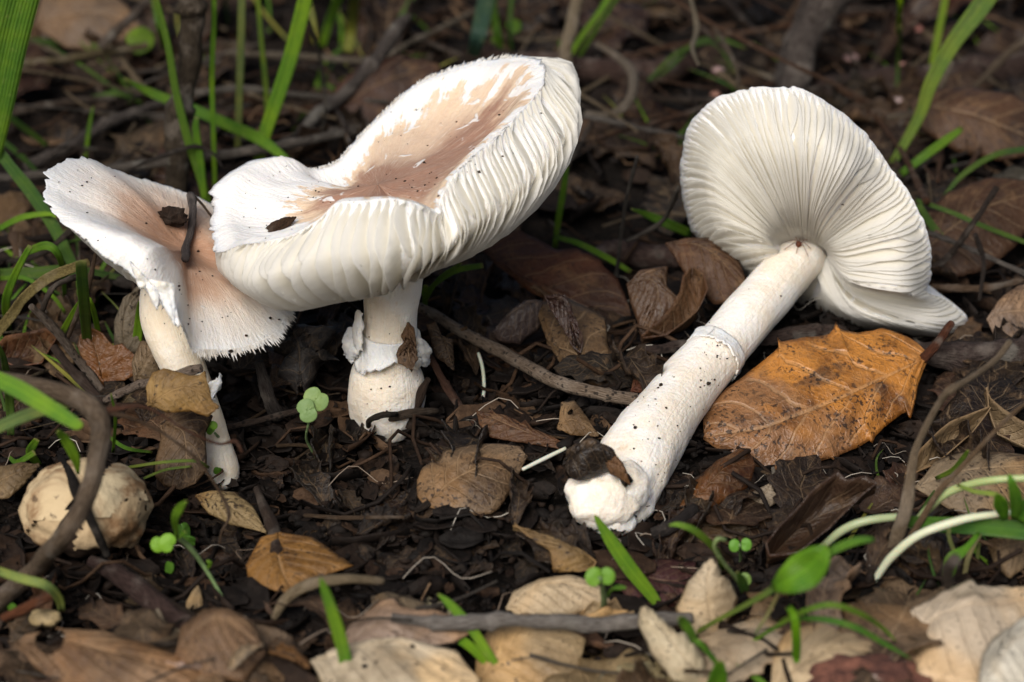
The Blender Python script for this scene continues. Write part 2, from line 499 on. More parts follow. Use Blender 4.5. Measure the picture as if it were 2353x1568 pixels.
def oak_profile(nt, teeth, seed, width=.3, base=.15, tip=.12, depth=.22):
    """half widths (fraction of length) for both margins of a spiny oak leaf"""
    rs = random.Random(seed); out = []
    for side in (0, 1):
        w = []
        ph = rs.uniform(0, 1)
        for i in range(nt):
            t = i / (nt - 1)
            e = (math.sin(math.pi * min(1, t ** .8)) ** .75) if 0 < t < 1 else 0
            f = (t * teeth + ph) % 1.0
            tooth = (1 - abs(f - .5) * 2) ** 2.2
            w.append(width * e * (1 - depth + depth * 1.5 * tooth) * (1 + .12 * math.sin(t * 9 + side * 2 + seed)) + .004)
        out.append(w)
    return out

def leaf_local(seed, length=1.0, nt=26, nw=4, teeth=5, width=.3, arch=.1, cross=.12, wave=.04, thick=.006, twist=0.0, depth=.22):
    """an oak leaf of unit length along +x, in its own space; returns verts, faces, uv"""
    wl, wr = oak_profile(nt, teeth, seed, width, depth=depth); rows, uv = [], []
    rs = random.Random(seed); off = Vector((rs.uniform(0, 50), rs.uniform(0, 50), rs.uniform(0, 50)))
    bend = rs.uniform(-.12, .12)
    for i in range(nt):
        t = i / (nt - 1); row = []
        for j in range(-nw, nw + 1):
            s = j / nw; w = (wl if s < 0 else wr)[i]; y = s * w
            ang = cross * 3.0 * abs(s)
            yy = math.copysign(w * (math.sin(ang) / ang if ang > 1e-3 else 1) * abs(s), s)
            z = w * abs(s) * (math.sin(ang / 2)) + arch * math.sin(math.pi * t) + twist * y * (t - .5)
            p = Vector((t, yy + bend * math.sin(math.pi * t), z))
            p.z += wave * fbm(p + off, 3.2, 3)
            row.append(p * length); uv.append((t, s))
        rows.append(row)
    vs, fs = sheet(rows, thick * length)
    return vs, fs, uv + uv

def ground_point(x, y, h=0.0):
    return Vector((x, y, height(x, y) + h))

def blade(name, pts, label, color, cat='grass blade', group=None, mat=None, tilt=0.0, fold=.25, n=None, parent=None, thick=.00022, roll=0.0):
    """a grass blade: pts (px,py,depth or ('g',lift), full width px) from base to tip"""
    Q = [(x, y, (lift(x, y, d[1]) if isinstance(d, tuple) else d), w) for x, y, d, w in pts]
    n = n or max(14, min(40, int(sum(math.hypot(Q[i + 1][0] - Q[i][0], Q[i + 1][1] - Q[i][1]) for i in range(len(Q) - 1)) / 14)))
    P, A = px_points(Q, n); rows, uv = [], []
    eye = TGT - FWD * DIST
    for i in range(n):
        t = i / (n - 1)
        T = (P[min(i + 1, n - 1)] - P[max(i - 1, 0)]).normalized()
        W = T.cross(eye - P[i]).normalized(); Nn = W.cross(T).normalized()
        an = tilt + roll * t
        W2 = W * math.cos(an) + Nn * math.sin(an); N2 = Nn * math.cos(an) - W * math.sin(an)
        hw = max(.00006, rpx(A[i][3] / 2, A[i][2])); row = []
        for s in (-1, -.5, 0, .5, 1):
            row.append(P[i] + W2 * (hw * s) + N2 * (hw * fold * (abs(s) - .5))); uv.append((t, s))
        rows.append(row)
    vs, fs = sheet(rows, thick)
    o = mesh_obj(name, vs, fs, mat or M_GRASS, parent, color, uv=uv + uv, origin=P[0] if parent is None else None)
    if parent is None: tag(o, label, cat, group)
    return o

def lump(c, rx, ry, rz, seed, sub=3, rough=.25, freq=1.6):
    """uneven rounded lump about c; returns verts, faces"""
    import bmesh
    bm = bmesh.new(); bmesh.ops.create_icosphere(bm, subdivisions=sub, radius=1.0)
    off = Vector((seed * 3.1, seed * 1.7, seed * 2.3)); vs = []
    for v in bm.verts:
        k = 1 + rough * noise.fractal(v.co * freq + off, 1.0, 2.0, 3)
        vs.append(Vector((v.co.x * rx, v.co.y * ry, v.co.z * rz)) * k + c)
    bm.verts.index_update()
    fs = [tuple(v.index for v in f.verts) for f in bm.faces]
    bm.free()
    return vs, fs
# ------------------------------------------------------------------ the forest floor
def build_ground():
    def axis(half, fine, n1, far, n2):
        a = list(np.linspace(-half, half, n1))
        out = [half * (far / half) ** (i / n2) for i in range(1, n2 + 1)]
        return [-v for v in out[::-1]] + a + out
    xs = axis(.34, 0, 230, 60, 16); ys = [v + .14 for v in axis(.42, 0, 280, 60, 16)]
    vs = []
    for y in ys:
        for x in xs:
            z = height(x, y)
            if abs(x) < 2 and abs(y) < 2:
                p = Vector((x, y, 0))
                z += -.0035 + .0045 * fbm(p, 45, 4) + .0016 * fbm(p, 210, 2)
            vs.append((x, y, z))
    nx = len(xs)
    fs = [(j * nx + i, j * nx + i + 1, (j + 1) * nx + i + 1, (j + 1) * nx + i) for j in range(len(ys) - 1) for i in range(nx - 1)]
    o = mesh_obj('ground', vs, fs, M_SOIL, origin=Vector((0, 0, 0)))
    return tag(o, 'dark crumbly forest soil under the leaf litter', None, None, 'structure')
build_ground()

# ------------------------------------------------------------------ mushrooms
def periodic(K, u):
    """periodic Catmull-Rom through rows of K at u in [0,1)"""
    n = len(K); f = (u % 1.0) * n; i = int(f); f -= i
    p0, p1, p2, p3 = K[(i - 1) % n], K[i % n], K[(i + 1) % n], K[(i + 2) % n]
    return .5 * ((2 * p1) + (p2 - p0) * f + (2 * p0 - 5 * p1 + 4 * p2 - p3) * f * f + (3 * p1 - p0 - 3 * p2 + p3) * f ** 3)

def four(p0, p1, p2, p3, t):
    """curve through four points"""
    A = [2 * p0 - p1, p0, p1, p2, p3, 2 * p3 - p2]
    f = min(t, .99999) * 3; i = int(f); f -= i
    a, b, c, d = A[i:i + 4]
    return .5 * ((2 * b) + (c - a) * f + (2 * a - 5 * b + 4 * c - d) * f * f + (3 * b - a - 3 * c + d) * f ** 3)

class Cap:
    """A mushroom cap. keys: rim, outer gill point, inner gill point (px,py,depth cm relative to the stem top), brown limit r0."""
    def __init__(s, keys, stem_top, centre, stem_r, top_fn, thick=.62):
        s.d0 = stem_top[2]
        off = np.array([0, 0, s.d0])
        s.S = np.array(stem_top, float); s.C = np.array(centre, float) + off
        s.rim = np.array([k[0] for k in keys], float) + off
        s.b1 = np.array([k[1] for k in keys], float) + off
        s.b2 = np.array([k[2] for k in keys], float) + off
        s.r0 = np.array([[k[3]] for k in keys], float)
        s.top_fn = top_fn; s.thick = thick; s.stem_r = stem_r
        U = np.linspace(0, 1, 1500); R = np.array([periodic(s.rim, u) for u in U]); R[:, :2] *= CMPP
        c = np.concatenate([[0], np.cumsum(np.sqrt(((R[1:] - R[:-1]) ** 2).sum(1)))]); s.per = c[-1]
        s.inv = (c / c[-1], U)
    def u(s, a): return float(np.interp(a % 1.0, *s.inv))       # even distance round the rim -> key parameter
    def R(s, a): return periodic(s.rim, s.u(a))
    def stem_end(s, a):
        r = s.R(a) - s.S; r[:2] *= CMPP; n = np.sqrt((r ** 2).sum()) + 1e-9
        v = r / n * s.stem_r; return s.S + np.array([v[0] / CMPP, v[1] / CMPP * .55, v[2]])
    def E(s, a, t):
        u = s.u(a); return four(periodic(s.rim, u), periodic(s.b1, u), periodic(s.b2, u), s.stem_end(a), t)
    def T(s, a, r):
        R = s.R(a); p = s.C + (R - s.C) * r
        return p + np.array(s.top_fn(a, r, R))
    def B(s, a, t, k=1.0):
        e = s.E(a, t); v = s.T(a, 1 - t * .97) - e
        ln = math.sqrt((v[0] * CMPP) ** 2 + (v[1] * CMPP) ** 2 + v[2] ** 2) + 1e-9
        return e + v * min(.62, s.thick * k / ln)

def W3(p): return V(p[0], p[1], p[2])

def fringe(c, root, keep, n, ln, seed):
    """fine torn fibres along part of a cap's margin"""
    rs = random.Random(seed); vs, fs = [], []
    while len(fs) < n * 4:
        a = rs.random(); R = c.R(a)
        if not keep(R): continue
        v = R - c.C; v[:2] *= CMPP; v /= np.sqrt((v ** 2).sum()); q = c.R(a + .002) - R; q[:2] *= CMPP; q /= np.sqrt((q ** 2).sum()) + 1e-9
        def at(o, t, u): w = v * o + q * t; return W3(R + np.array([w[0] / CMPP, w[1] / CMPP, w[2]])) + UP * (u * .01)
        l = rs.uniform(*ln) * (.4 if rs.random() < .6 else 1); w = rs.uniform(.02, .06); sk = rs.uniform(-.08, .08); o = len(vs)
        vs += [at(-.12, -w, -.03), at(-.12, w, -.03), at(-.10, 0, .05), at(l, sk, rs.uniform(-.06, .05))]
        fs += [(o, o + 2, o + 3), (o + 2, o + 1, o + 3), (o + 1, o, o + 3), (o, o + 1, o + 2)]
    ob = mesh_obj('margin_fibres', vs, fs, M_STEM, root, (.95, .94, .92), smooth=False, attrs={'st': ('FLOAT_VECTOR', [tuple(x * 300) for x in vs])})
    ob['kind'] = 'stuff'
    return ob

def build_cap(c, root, mat, ngill, lean, seed, nu=420, nr=46, nb=18, rag=.06, dark=None, bumps=(.05, 30, .02, 120), wavy=.5, shorts=.2):
    rs = random.Random(seed); vs, rr, bb, st, dk = [], [], [], [], []
    jag = [rs.uniform(-1, 1) for _ in range(nu)]
    for i in range(nu):
        a = i / nu; r0 = float(periodic(c.r0, c.u(a))[0]); ca, sa = math.cos(2 * math.pi * a), math.sin(2 * math.pi * a)
        for j in range(nr):
            r = (j / (nr - 1)) ** .8
            p = c.T(a, max(r, .004))
            if r > .9:
                f = (r - .9) / .1
                n1 = fbm(Vector((ca, sa, .3)) * 7, 1, 2); n2 = fbm(Vector((ca, sa, 2.3)) * 26, 1, 3)
                g = rag * f * (.9 * n1 + (.9 * n2 + .12 * jag[i]) * (.35 + max(0, fbm(Vector((ca, sa, 5.3)) * 9, 1, 2)) * 2))
                v = (c.R(a) - c.C); v[:2] *= CMPP; v = v / (np.sqrt((v ** 2).sum()) + 1e-9) * g; v[:2] /= CMPP
                p = p + v
            w = W3(p)
            w = w + UP * (.01 * (bumps[0] * fbm(w, bumps[1], 3) + bumps[2] * fbm(w, bumps[3], 3)) * min(1, (1 - r) * 8 + .15))
            dk.append(dark(p) if dark else 1 - r)
            vs.append(w); rr.append(r); bb.append(r0 - r); st.append((ca * 9, sa * 9, r * 2.2))
        for j in range(1, nb):
            t = j / (nb - 1)
            vs.append(W3(c.B(a, t * .985 + .012, 1.25))); rr.append(1); bb.append(-1); dk.append(0); st.append((ca * 9, sa * 9, 2.2 + t * 2))
    m = nr + nb - 1; fs = []
    for i in range(nu):
        q = (i + 1) % nu
        for j in range(m - 1):
            fs.append((i * m + j, q * m + j, q * m + j + 1, i * m + j + 1))
    cap = mesh_obj('cap', vs, fs, mat, root, attrs={'r': ('FLOAT', rr), 'dk': ('FLOAT', dk), 'b': ('FLOAT', bb), 'st': ('FLOAT_VECTOR', st)})
    # gills: each a blade of its own, from the margin to the stem
    nt = 13; k0 = 1.4
    for gidx in range(ngill):
        a0 = (gidx + rs.uniform(-.12, .12)) / ngill
        short = rs.random() < shorts
        tend = rs.uniform(.35, .6) if short else 1.0
        ph = rs.uniform(0, 6.28); am = rs.uniform(.4, 1.2) * wavy / ngill; ln = lean / ngill * rs.uniform(.88, 1.12)
        vv, gg, ff = [], [], []
        for i in range(nt):
            f = i / (nt - 1); t = .012 + (tend - .014) * f
            sc = math.sin(math.pi * min(1, f * 1.02)) ** .5
            wob = am * math.sin(t * 7 + ph) + am * .5 * math.sin(t * 17 + ph * 2)
            fade = 1.0 if not short else max(.03, 1 - f ** 3)
            ab = a0; ae = a0 + (ln + wob) * sc
            pb, pe = c.B(ab, t, k0), c.E(ae, t)
            pe = pb + (pe - pb) * fade * (1 + .05 * math.sin(t * 9 + ph) * sc)
            # across the blade: direction of neighbouring gills
            q1, q2 = W3(c.E(a0 + .004, t)), W3(c.E(a0 - .004, t)); n = q1 - q2
            n = n.normalized() if n.length > 1e-9 else Vector((1, 0, 0))
            b, e = W3(pb), W3(pe); mid = (b + e) / 2 + n * (am * c.per * .01 * .12 * math.sin(t * 11 + ph))
            gap = max(1e-9, min(1.0, (q1 - q2).length / .008 * c.per * .01 / ngill * 100 * .01 / .0012))
            for p, th, g in ((b, .00042, 0), (mid, .00032, .5), (e, .00014, 1)):
                th *= min(1, .35 + .65 * gap)
                vv += [p + n * th, p - n * th]; gg += [g, g]
        for i in range(nt - 1):
            o = i * 6; q = o + 6
            ff += [(o, o + 2, q + 2, q), (o + 2, o + 4, q + 4, q + 2), (o + 4, o + 5, q + 5, q + 4), (o + 5, o + 3, q + 3, q + 5), (o + 3, o + 1, q + 1, q + 3)]
        e = (nt - 1) * 6
        ff += [(0, 1, 3, 2), (2, 3, 5, 4), (e, e + 2, e + 3, e + 1), (e + 2, e + 4, e + 5, e + 3)]
        mesh_obj('gill', vv, ff, M_GILL, cap, attrs={'g': ('FLOAT', gg)})
    return cap, BVHTree.FromPolygons(vs, fs)

def build_stem(root, pts, m=56, n=90, rough=.03, freq=90, lumps=0.0, name='stem', tint=(1, 1, 1)):
    P, A = px_points(pts, n); R = [rpx(a[3], a[2]) for a in A]; F = frames(P); vs, st = [], []
    for i in range(n):
        T, X, Y = F[i]
        for j in range(m):
            a = 2 * math.pi * j / m; dv = X * math.cos(a) + Y * math.sin(a); q = P[i] + dv * R[i]
            r = R[i] * (1 + rough * fbm(q, freq, 4) + lumps * (i / n < .35) * (1 - i / n / .35) * fbm(q, 150, 3))
            vs.append(P[i] + dv * r); st.append((math.cos(a) * 5, math.sin(a) * 5, i / n * 5))
    fs = [(i * m + j, i * m + (j + 1) % m, (i + 1) * m + (j + 1) % m, (i + 1) * m + j) for i in range(n - 1) for j in range(m)]
    for e, i in ((0, 0), (1, n - 1)):
        vs.append(P[i] + F[i][0] * (R[i] * (.5 if e else -.6))); st.append((0, 0, 0)); c = len(vs) - 1
        for j in range(m):
            q = (i * m + j, i * m + (j + 1) % m, c); fs.append(q if e else q[::-1])
    o = mesh_obj(name, vs, fs, M_STEM, root, tint, attrs={'st': ('FLOAT_VECTOR', st)})
    return o, BVHTree.FromPolygons(vs, fs), (P, R, F)

def cast(bvhs, px, py):
    """where the ray through a photo pixel meets one of these surfaces"""
    eye = TGT - FWD * DIST; d = (V(px, py) - eye).normalized(); best = None
    for b in bvhs:
        h = b.ray_cast(eye, d)
        if h[0] is not None and (best is None or h[3] < best[2]): best = (h[0], h[1], h[3])
    if best is None: return None
    n = best[1] if best[1].dot(d) < 0 else -best[1]
    return best[0], n

def flap(name, parent, rows_px, thick=.0009, mat=None, wave=.0005, n=22, m=14, rag=.0):
    """a torn piece of flesh; rows of (px,py,depth) from attached to free edge"""
    R = [spline(r, m) for r in rows_px]; cols = [spline([tuple(r[j]) for r in R], n) for j in range(m)]
    rs = random.Random(int(rows_px[0][0][0])); rows = []
    for i in range(n):
        row = []
        for j in range(m):
            p = cols[j][i].copy()
            e = max(0, i / (n - 1) - .55) / .45
            if rag: q = fbm(Vector((p[0] * .09, p[1] * .09, 3)), 1, 3); p[1] += (q * 2.2 + rs.uniform(-1, 1) * .8) * rag * e; p[0] += fbm(Vector((p[0] * .12, p[1] * .12, 9)), 1, 3) * rag * (e + .4 * abs(2 * j / (m - 1) - 1)) * 1.5; p[2] += .12 * fbm(Vector((p[0] * .05, p[1] * .05, 7)), 1, 2)
            row.append(V(*p))
        rows.append(row)
    vs, fs = sheet(rows, thick, wave, 120)
    return mesh_obj(name, vs, fs, mat or M_STEM, parent, attrs={'st': ('FLOAT_VECTOR', [tuple(v * 400) for v in vs]), 'g': ('FLOAT', [.8] * len(vs))})

def skirt(name, parent, frame, i0, length, flare, theta=(0, 6.2832), thick=.0007, down=True, n=10, m=70, seed=1):
    """a thin ring hanging round a stem, with a ragged free edge; length and flare are functions of the angle (m)"""
    P, R, F = frame; T, X, Y = F[i0]; rows = []
    rs = random.Random(seed); jag = [rs.uniform(0, 1) for _ in range(m)]
    for i in range(n):
        t = i / (n - 1); row = []
        for j in range(m):
            a = theta[0] + (theta[1] - theta[0]) * j / (m - 1)
            dv = X * math.cos(a) + Y * math.sin(a)
            l = length(a) * (1 - .18 * jag[j] * (t > .8) + .15 * fbm(dv, 4, 2))
            q = P[i0] + dv * (R[i0] * 1.012 + .0003 + flare(a) * t ** 1.4) + T * (l * t * (-1 if down else 1))
            row.append(q)
        rows.append(row)
    vs, fs = sheet(rows, thick, .0007, 160)
    return mesh_obj(name, vs, fs, M_STEM, parent, attrs={'st': ('FLOAT_VECTOR', [tuple(v * 300) for v in vs])})

def specks(name, bvhs, spots, rnd_boxes, seed, size=(.00010, .00034), parent=None, mat=None):
    """dark soil specks sitting on a surface: given spots (px,py,radius px) and counts scattered over pixel boxes"""
    rs = random.Random(seed); S = list(spots)
    for x0, y0, x1, y1, n in rnd_boxes:
        S += [(rs.uniform(x0, x1), rs.uniform(y0, y1), rs.uniform(*size) / MPP * (.6 if rs.random() < .6 else 1)) for _ in range(n)]
    vs, fs = [], []
    for k, (x, y, r) in enumerate(S):
        h = cast(bvhs, x, y)
        if h is None: continue
        r *= MPP * (.62 if k < len(spots) else 1); v, f = lump(h[0] + h[1] * r * .25, r * rs.uniform(.7, 1.4), r * rs.uniform(.7, 1.3), r * rs.uniform(.6, 1), k + seed * 31, 1, .6)
        o = len(vs); vs += v; fs += [tuple(i + o for i in t) for t in f]
    o = mesh_obj(name, vs, fs, mat or M_CRUMB, parent)
    return o

# ---- the broad mushroom with its cap tipped open
def key(rim, b1, b2, r0): return (rim, b1, b2, r0)
def back(rim, S, r0, dn=60):
    x, y, d = rim
    return (rim, (x * .65 + S[0] * .35, y * .65 + S[1] * .35 + dn, d * .72), (x * .3 + S[0] * .7, y * .3 + S[1] * .7 + dn * .5, d * .35), r0)

def broad_mushroom():
    base = (886, 972); dg = dG(*base)
    top_y = 652; d_top = dg + KV * (base[1] - top_y) * CMPP
    S = (903, top_y, d_top)
    K = [back((484, 500, 0.2), S, .52), back((494, 428, 1.0), S, .52), back((560, 377, 1.9), S, .52), back((640, 361, 2.6), S, .42),
         back((702, 388, 3.0), S, .56), back((768, 372, 3.3), S, .70), back((812, 325, 3.6), S, .74), back((870, 264, 3.8), S, .74),
         back((948, 197, 4.0), S, .72), back((1030, 157, 4.0), S, .76), back((1118, 134, 3.8), S, .80),
         key((1190, 127, 3.1), (1296, 170, 3.2), (1215, 440, 2.2), .88),
         key((1246, 142, 2.0), (1335, 240, 1.6), (1238, 470, 0.6), .90),
         key((1248, 192, 0.9), (1330, 318, 0.2), (1200, 510, -.5), .92),
         key((1205, 247, -.1), (1280, 380, -1.2), (1160, 545, -1.2), .93),
         key((1150, 305, -1.2), (1215, 440, -2.3), (1118, 572, -1.8), .93),
         key((1087, 360, -2.3), (1150, 485, -3.2), (1080, 592, -2.3), .94),
         key((1036, 412, -3.1), (1090, 522, -3.9), (1042, 606, -2.7), .94),
         key((1014, 462, -3.6), (1056, 555, -4.3), (1010, 618, -2.9), .94),
         key((1012, 492, -3.6), (1040, 585, -3.6), (985, 630, -2.5), .92),
         key((962, 470, -4.1), (985, 585, -4.6), (960, 650, -3.1), .90),
         key((900, 456, -4.3), (918, 590, -5.1), (920, 668, -3.4), .90),
         key((832, 462, -4.4), (838, 600, -5.2), (872, 680, -3.5), .90),
         key((772, 468, -4.3), (755, 605, -5.1), (818, 690, -3.4), .84),
         key((735, 502, -4.1), (695, 622, -4.7), (768, 700, -3.1), .70),
         key((680, 536, -3.7), (640, 640, -4.2), (722, 708, -2.7), .55),
         key((620, 553, -3.2), (592, 655, -3.5), (692, 716, -2.1), .56),
         key((552, 563, -2.5), (552, 655, -2.5), (668, 716, -1.3), .55),
         key((502, 580, -1.5), (528, 648, -1.3), (656, 706, -.4), .45),
         key((488, 545, -.6), (520, 625, 0), (662, 694, .3), .45)]
    def top(a, r, R):
        q = math.sin(math.pi * r); edge = math.exp(-((1 - r) / .05) ** 2)
        fold = math.exp(-((r - .0) / .5) ** 2)
        rough = 14 * math.sin(a * 2 * math.pi * 3 + 1) * r * (1 - r) * 2
        return (0, 34 * q * (.6 + .4 * r) - 14 * math.exp(-((r - .9) / .09) ** 2) * (1 - edge) + rough, .25 * q)
    c = Cap(K, S, (868, 432, -.6), .58, top, thick=.25)
    root = empty('mushroom', ground_point(V(*base, dg).x, V(*base, dg).y))
    tag(root, 'large white mushroom with brown centred cap tipped open, standing on thick ringed stem', 'mushroom')
    cap, bv = build_cap(c, root, M_CAPC, 122, 1.9, 3, rag=.11, bumps=(.14, 42, .04, 130), dark=lambda p: math.exp(-((p[1] - (455 - .10 * (p[0] - 620) + max(0, p[0] - 960) * -.75)) / 62) ** 2))
    dd = lambda y: dg + KV * (base[1] - y) * CMPP
    stem, sb, fr = build_stem(root, [(884, 992, dd(992), 62), (884, 960, dd(960), 78), (886, 915, dd(915), 86), (888, 868, dd(868), 84), (890, 835, dd(835), 73),
                                     (893, 790, dd(790), 66), (896, 735, dd(735), 63), (900, 680, dd(680), 66), (903, 620, dd(620), 70)], rough=.07, freq=60, lumps=.16, tint=(.98, .955, .91))  # tint leans tan to carry the shade under the cap
    ia = min(range(90), key=lambda i: abs((fr[0][i] - V(893, 765, dd(765))).length))
    ln = lambda a: .0072 + .0025 * math.sin(a * 2 + .6)
    skirt('ring', stem, fr, ia, ln, lambda a: .0020 + .0012 * math.sin(a * 3 + 1), seed=4)
    flap('ring_flap', stem, [[(816, 718, dd(760) - .5), (822, 712, dd(760) - .7), (830, 720, dd(760) - .8)], [(812, 760, dd(780) - .5), (820, 765, dd(780) - .8), (832, 770, dd(780) - .9)],
                             [(818, 800, dd(800) - .5), (822, 803, dd(800) - .8), (830, 805, dd(800) - .9)]], .0006, rag=3)
    flap('ring_flap', stem, [[(800, 752, dd(780) + .1), (818, 755, dd(780) - .3), (832, 775, dd(780) - .6)], [(788, 785, dd(800) + .1), (805, 795, dd(800) - .4), (826, 806, dd(800) - .6)],
                             [(795, 818, dd(815) + .1), (808, 832, dd(820) - .3), (820, 820, dd(820) - .5)]], .0007, rag=6)
    flap('ring_flap', stem, [[(958, 775, dd(780) - .4), (968, 780, dd(780) - .2), (978, 790, dd(780) + .1)], [(955, 808, dd(800) - .5), (975, 812, dd(800) - .2), (989, 808, dd(800) + .1)],
                             [(952, 836, dd(820) - .6), (968, 840, dd(820) - .3), (984, 826, dd(820) + .1)]], .0007, rag=6)
    fringe(c, root, lambda R: R[1] < 390 and 640 < R[0] < 1200, 200, (.02, .09), 4)
    return root, [bv, sb], c, dd

MB = broad_mushroom()

# ---- the funnel shaped mushroom
def funnel_mushroom():
    base = (508, 1085); dg = dG(*base) - .2
    dd = lambda y: dg + .0 * (base[1] - y) * CMPP - .10 * (base[1] - y) * CMPP
    S = (392, 640, dd(640) + .9)
    rims = [((100, 440, -1.3), .62), ((114, 392, -.6), .70), ((150, 367, .3), .78), ((205, 365, 1.2), .85), ((262, 390, 2.1), .92), ((335, 413, 2.9), 1.0), ((425, 440, 3.5), 1.0),
            ((495, 472, 3.8), 1.05), ((575, 520, 3.6), 1.05), ((640, 600, 2.8), 1.0), ((672, 685, 1.7), .9), ((660, 738, .6), .84), ((632, 778, -.4), .78), ((562, 808, -1.4), .76),
            ((502, 814, -1.9), .76), ((446, 808, -2.3), .74), ((428, 772, -2.6), .72), ((404, 722, -2.8), .66), ((358, 690, -2.9), .60), ((308, 636, -2.9), .56),
            ((236, 588, -2.7), .52), ((172, 534, -2.3), .50), ((122, 490, -1.8), .50)]
    K = []
    for (r, r0) in rims:
        x, y, d = r
        b1 = (x * .68 + S[0] * .32, y * .68 + S[1] * .32 + 22, d * .6 + .9); b2 = (x * .32 + S[0] * .68, y * .32 + S[1] * .68 + 16, d * .3 + .9)
        if 150 < x < 320 and y > 500: b1 = (x + (S[0] - x) * .35 - 6, y + (S[1] - y) * .35 + 30, d * .6 + .5); b2 = (x + (S[0] - x) * .7, y + (S[1] - y) * .7 + 22, d * .3 + .6)
        K.append((r, b1, b2, r0))
    def top(a, r, R):
        hollow = -58 * math.exp(-(r / .30) ** 2)
        front = max(0, min(1, (R[1] - 430) / 150)) * max(0, min(1, (430 - R[0]) / 120))
        roll = 40 * math.sin(math.pi * min(1, r) ** 1.6) * front
        saddle = 14 * math.sin(a * 2 * math.pi * 2 + 2.2) * r * (1 - r) * 3
        dr = -1.0 * math.sin(math.pi * r ** 1.4) * front + .9 * math.exp(-(r / .3) ** 2)
        return (0, -hollow * .25 - roll + saddle, dr)
    c = Cap(K, S, (425, 552, .2), .55, top, thick=.26)
    p0 = V(*base, dg)
    root = empty('mushroom', ground_point(p0.x, p0.y))
    tag(root, 'white funnel capped mushroom with tan hollow centre and ragged torn edge, on slanting pale stem', 'mushroom')
    cap, bv = build_cap(c, root, M_CAPL, 110, 2.0, 9, rag=.13, bumps=(.09, 38, .025, 130))
    stem, sb, fr = build_stem(root, [(512, 1110, dd(1110), 38), (507, 1075, dd(1075), 42), (492, 1020, dd(1020), 39), (470, 960, dd(960), 42), (446, 900, dd(900), 46),
                                     (420, 840, dd(840), 51), (396, 780, dd(780), 56), (380, 720, dd(720) + .4, 60), (384, 660, dd(660) + .9, 60)], rough=.06, tint=(.90, .85, .76))  # stem tint darkened, standing in for shade below the cap
    def shard(a, b, tip, dz):
        d = dd(tip[1]) - dz; mx, my = (a[0] + b[0] + tip[0]) / 3, (a[1] + b[1] + tip[1]) / 3
        lerp = lambda p, q, f: (p[0] + (q[0] - p[0]) * f, p[1] + (q[1] - p[1]) * f)
        rows = []
        for f in (0, .35, .7, 1.0):
            L, R = lerp(a, tip, f), lerp(b, tip, f); w = 1.0 if f < 1 else .0
            rows.append([(L[0] - 2 * w, L[1], d), ((L[0] + R[0]) / 2, (L[1] + R[1]) / 2, d - .12 * (1 - f)), (R[0] + 2 * w, R[1], d)])
        flap('torn_shred', root, rows, .0006, wave=.0004, rag=1.5, n=14, m=8)
    for a, b, tip, dz in [((340, 640), (398, 652), (402, 746), 2.75), ((330, 640), (366, 668), (360, 712), 2.75), ((372, 690), (400, 690), (412, 752), 2.7),
                          ((300, 600), (345, 650), (322, 662), 2.7)]:
        shard(a, b, tip, dz)
    fringe(c, root, lambda R: R[1] > 690, 360, (.06, .24), 3)
    flap('stem_scale', stem, [[(478, 880, dd(880) - .3), (486, 900, dd(900) - .3), (484, 925, dd(920) - .3)], [(492, 874, dd(880) - .3), (500, 888, dd(890) - .3), (492, 912, dd(910) - .3)],
                              [(505, 862, dd(880) - .2), (508, 876, dd(885) - .2), (498, 898, dd(900) - .2)]], .0007, rag=5, n=10, m=8)
    return root, [bv, sb], c, dd

MF = funnel_mushroom()

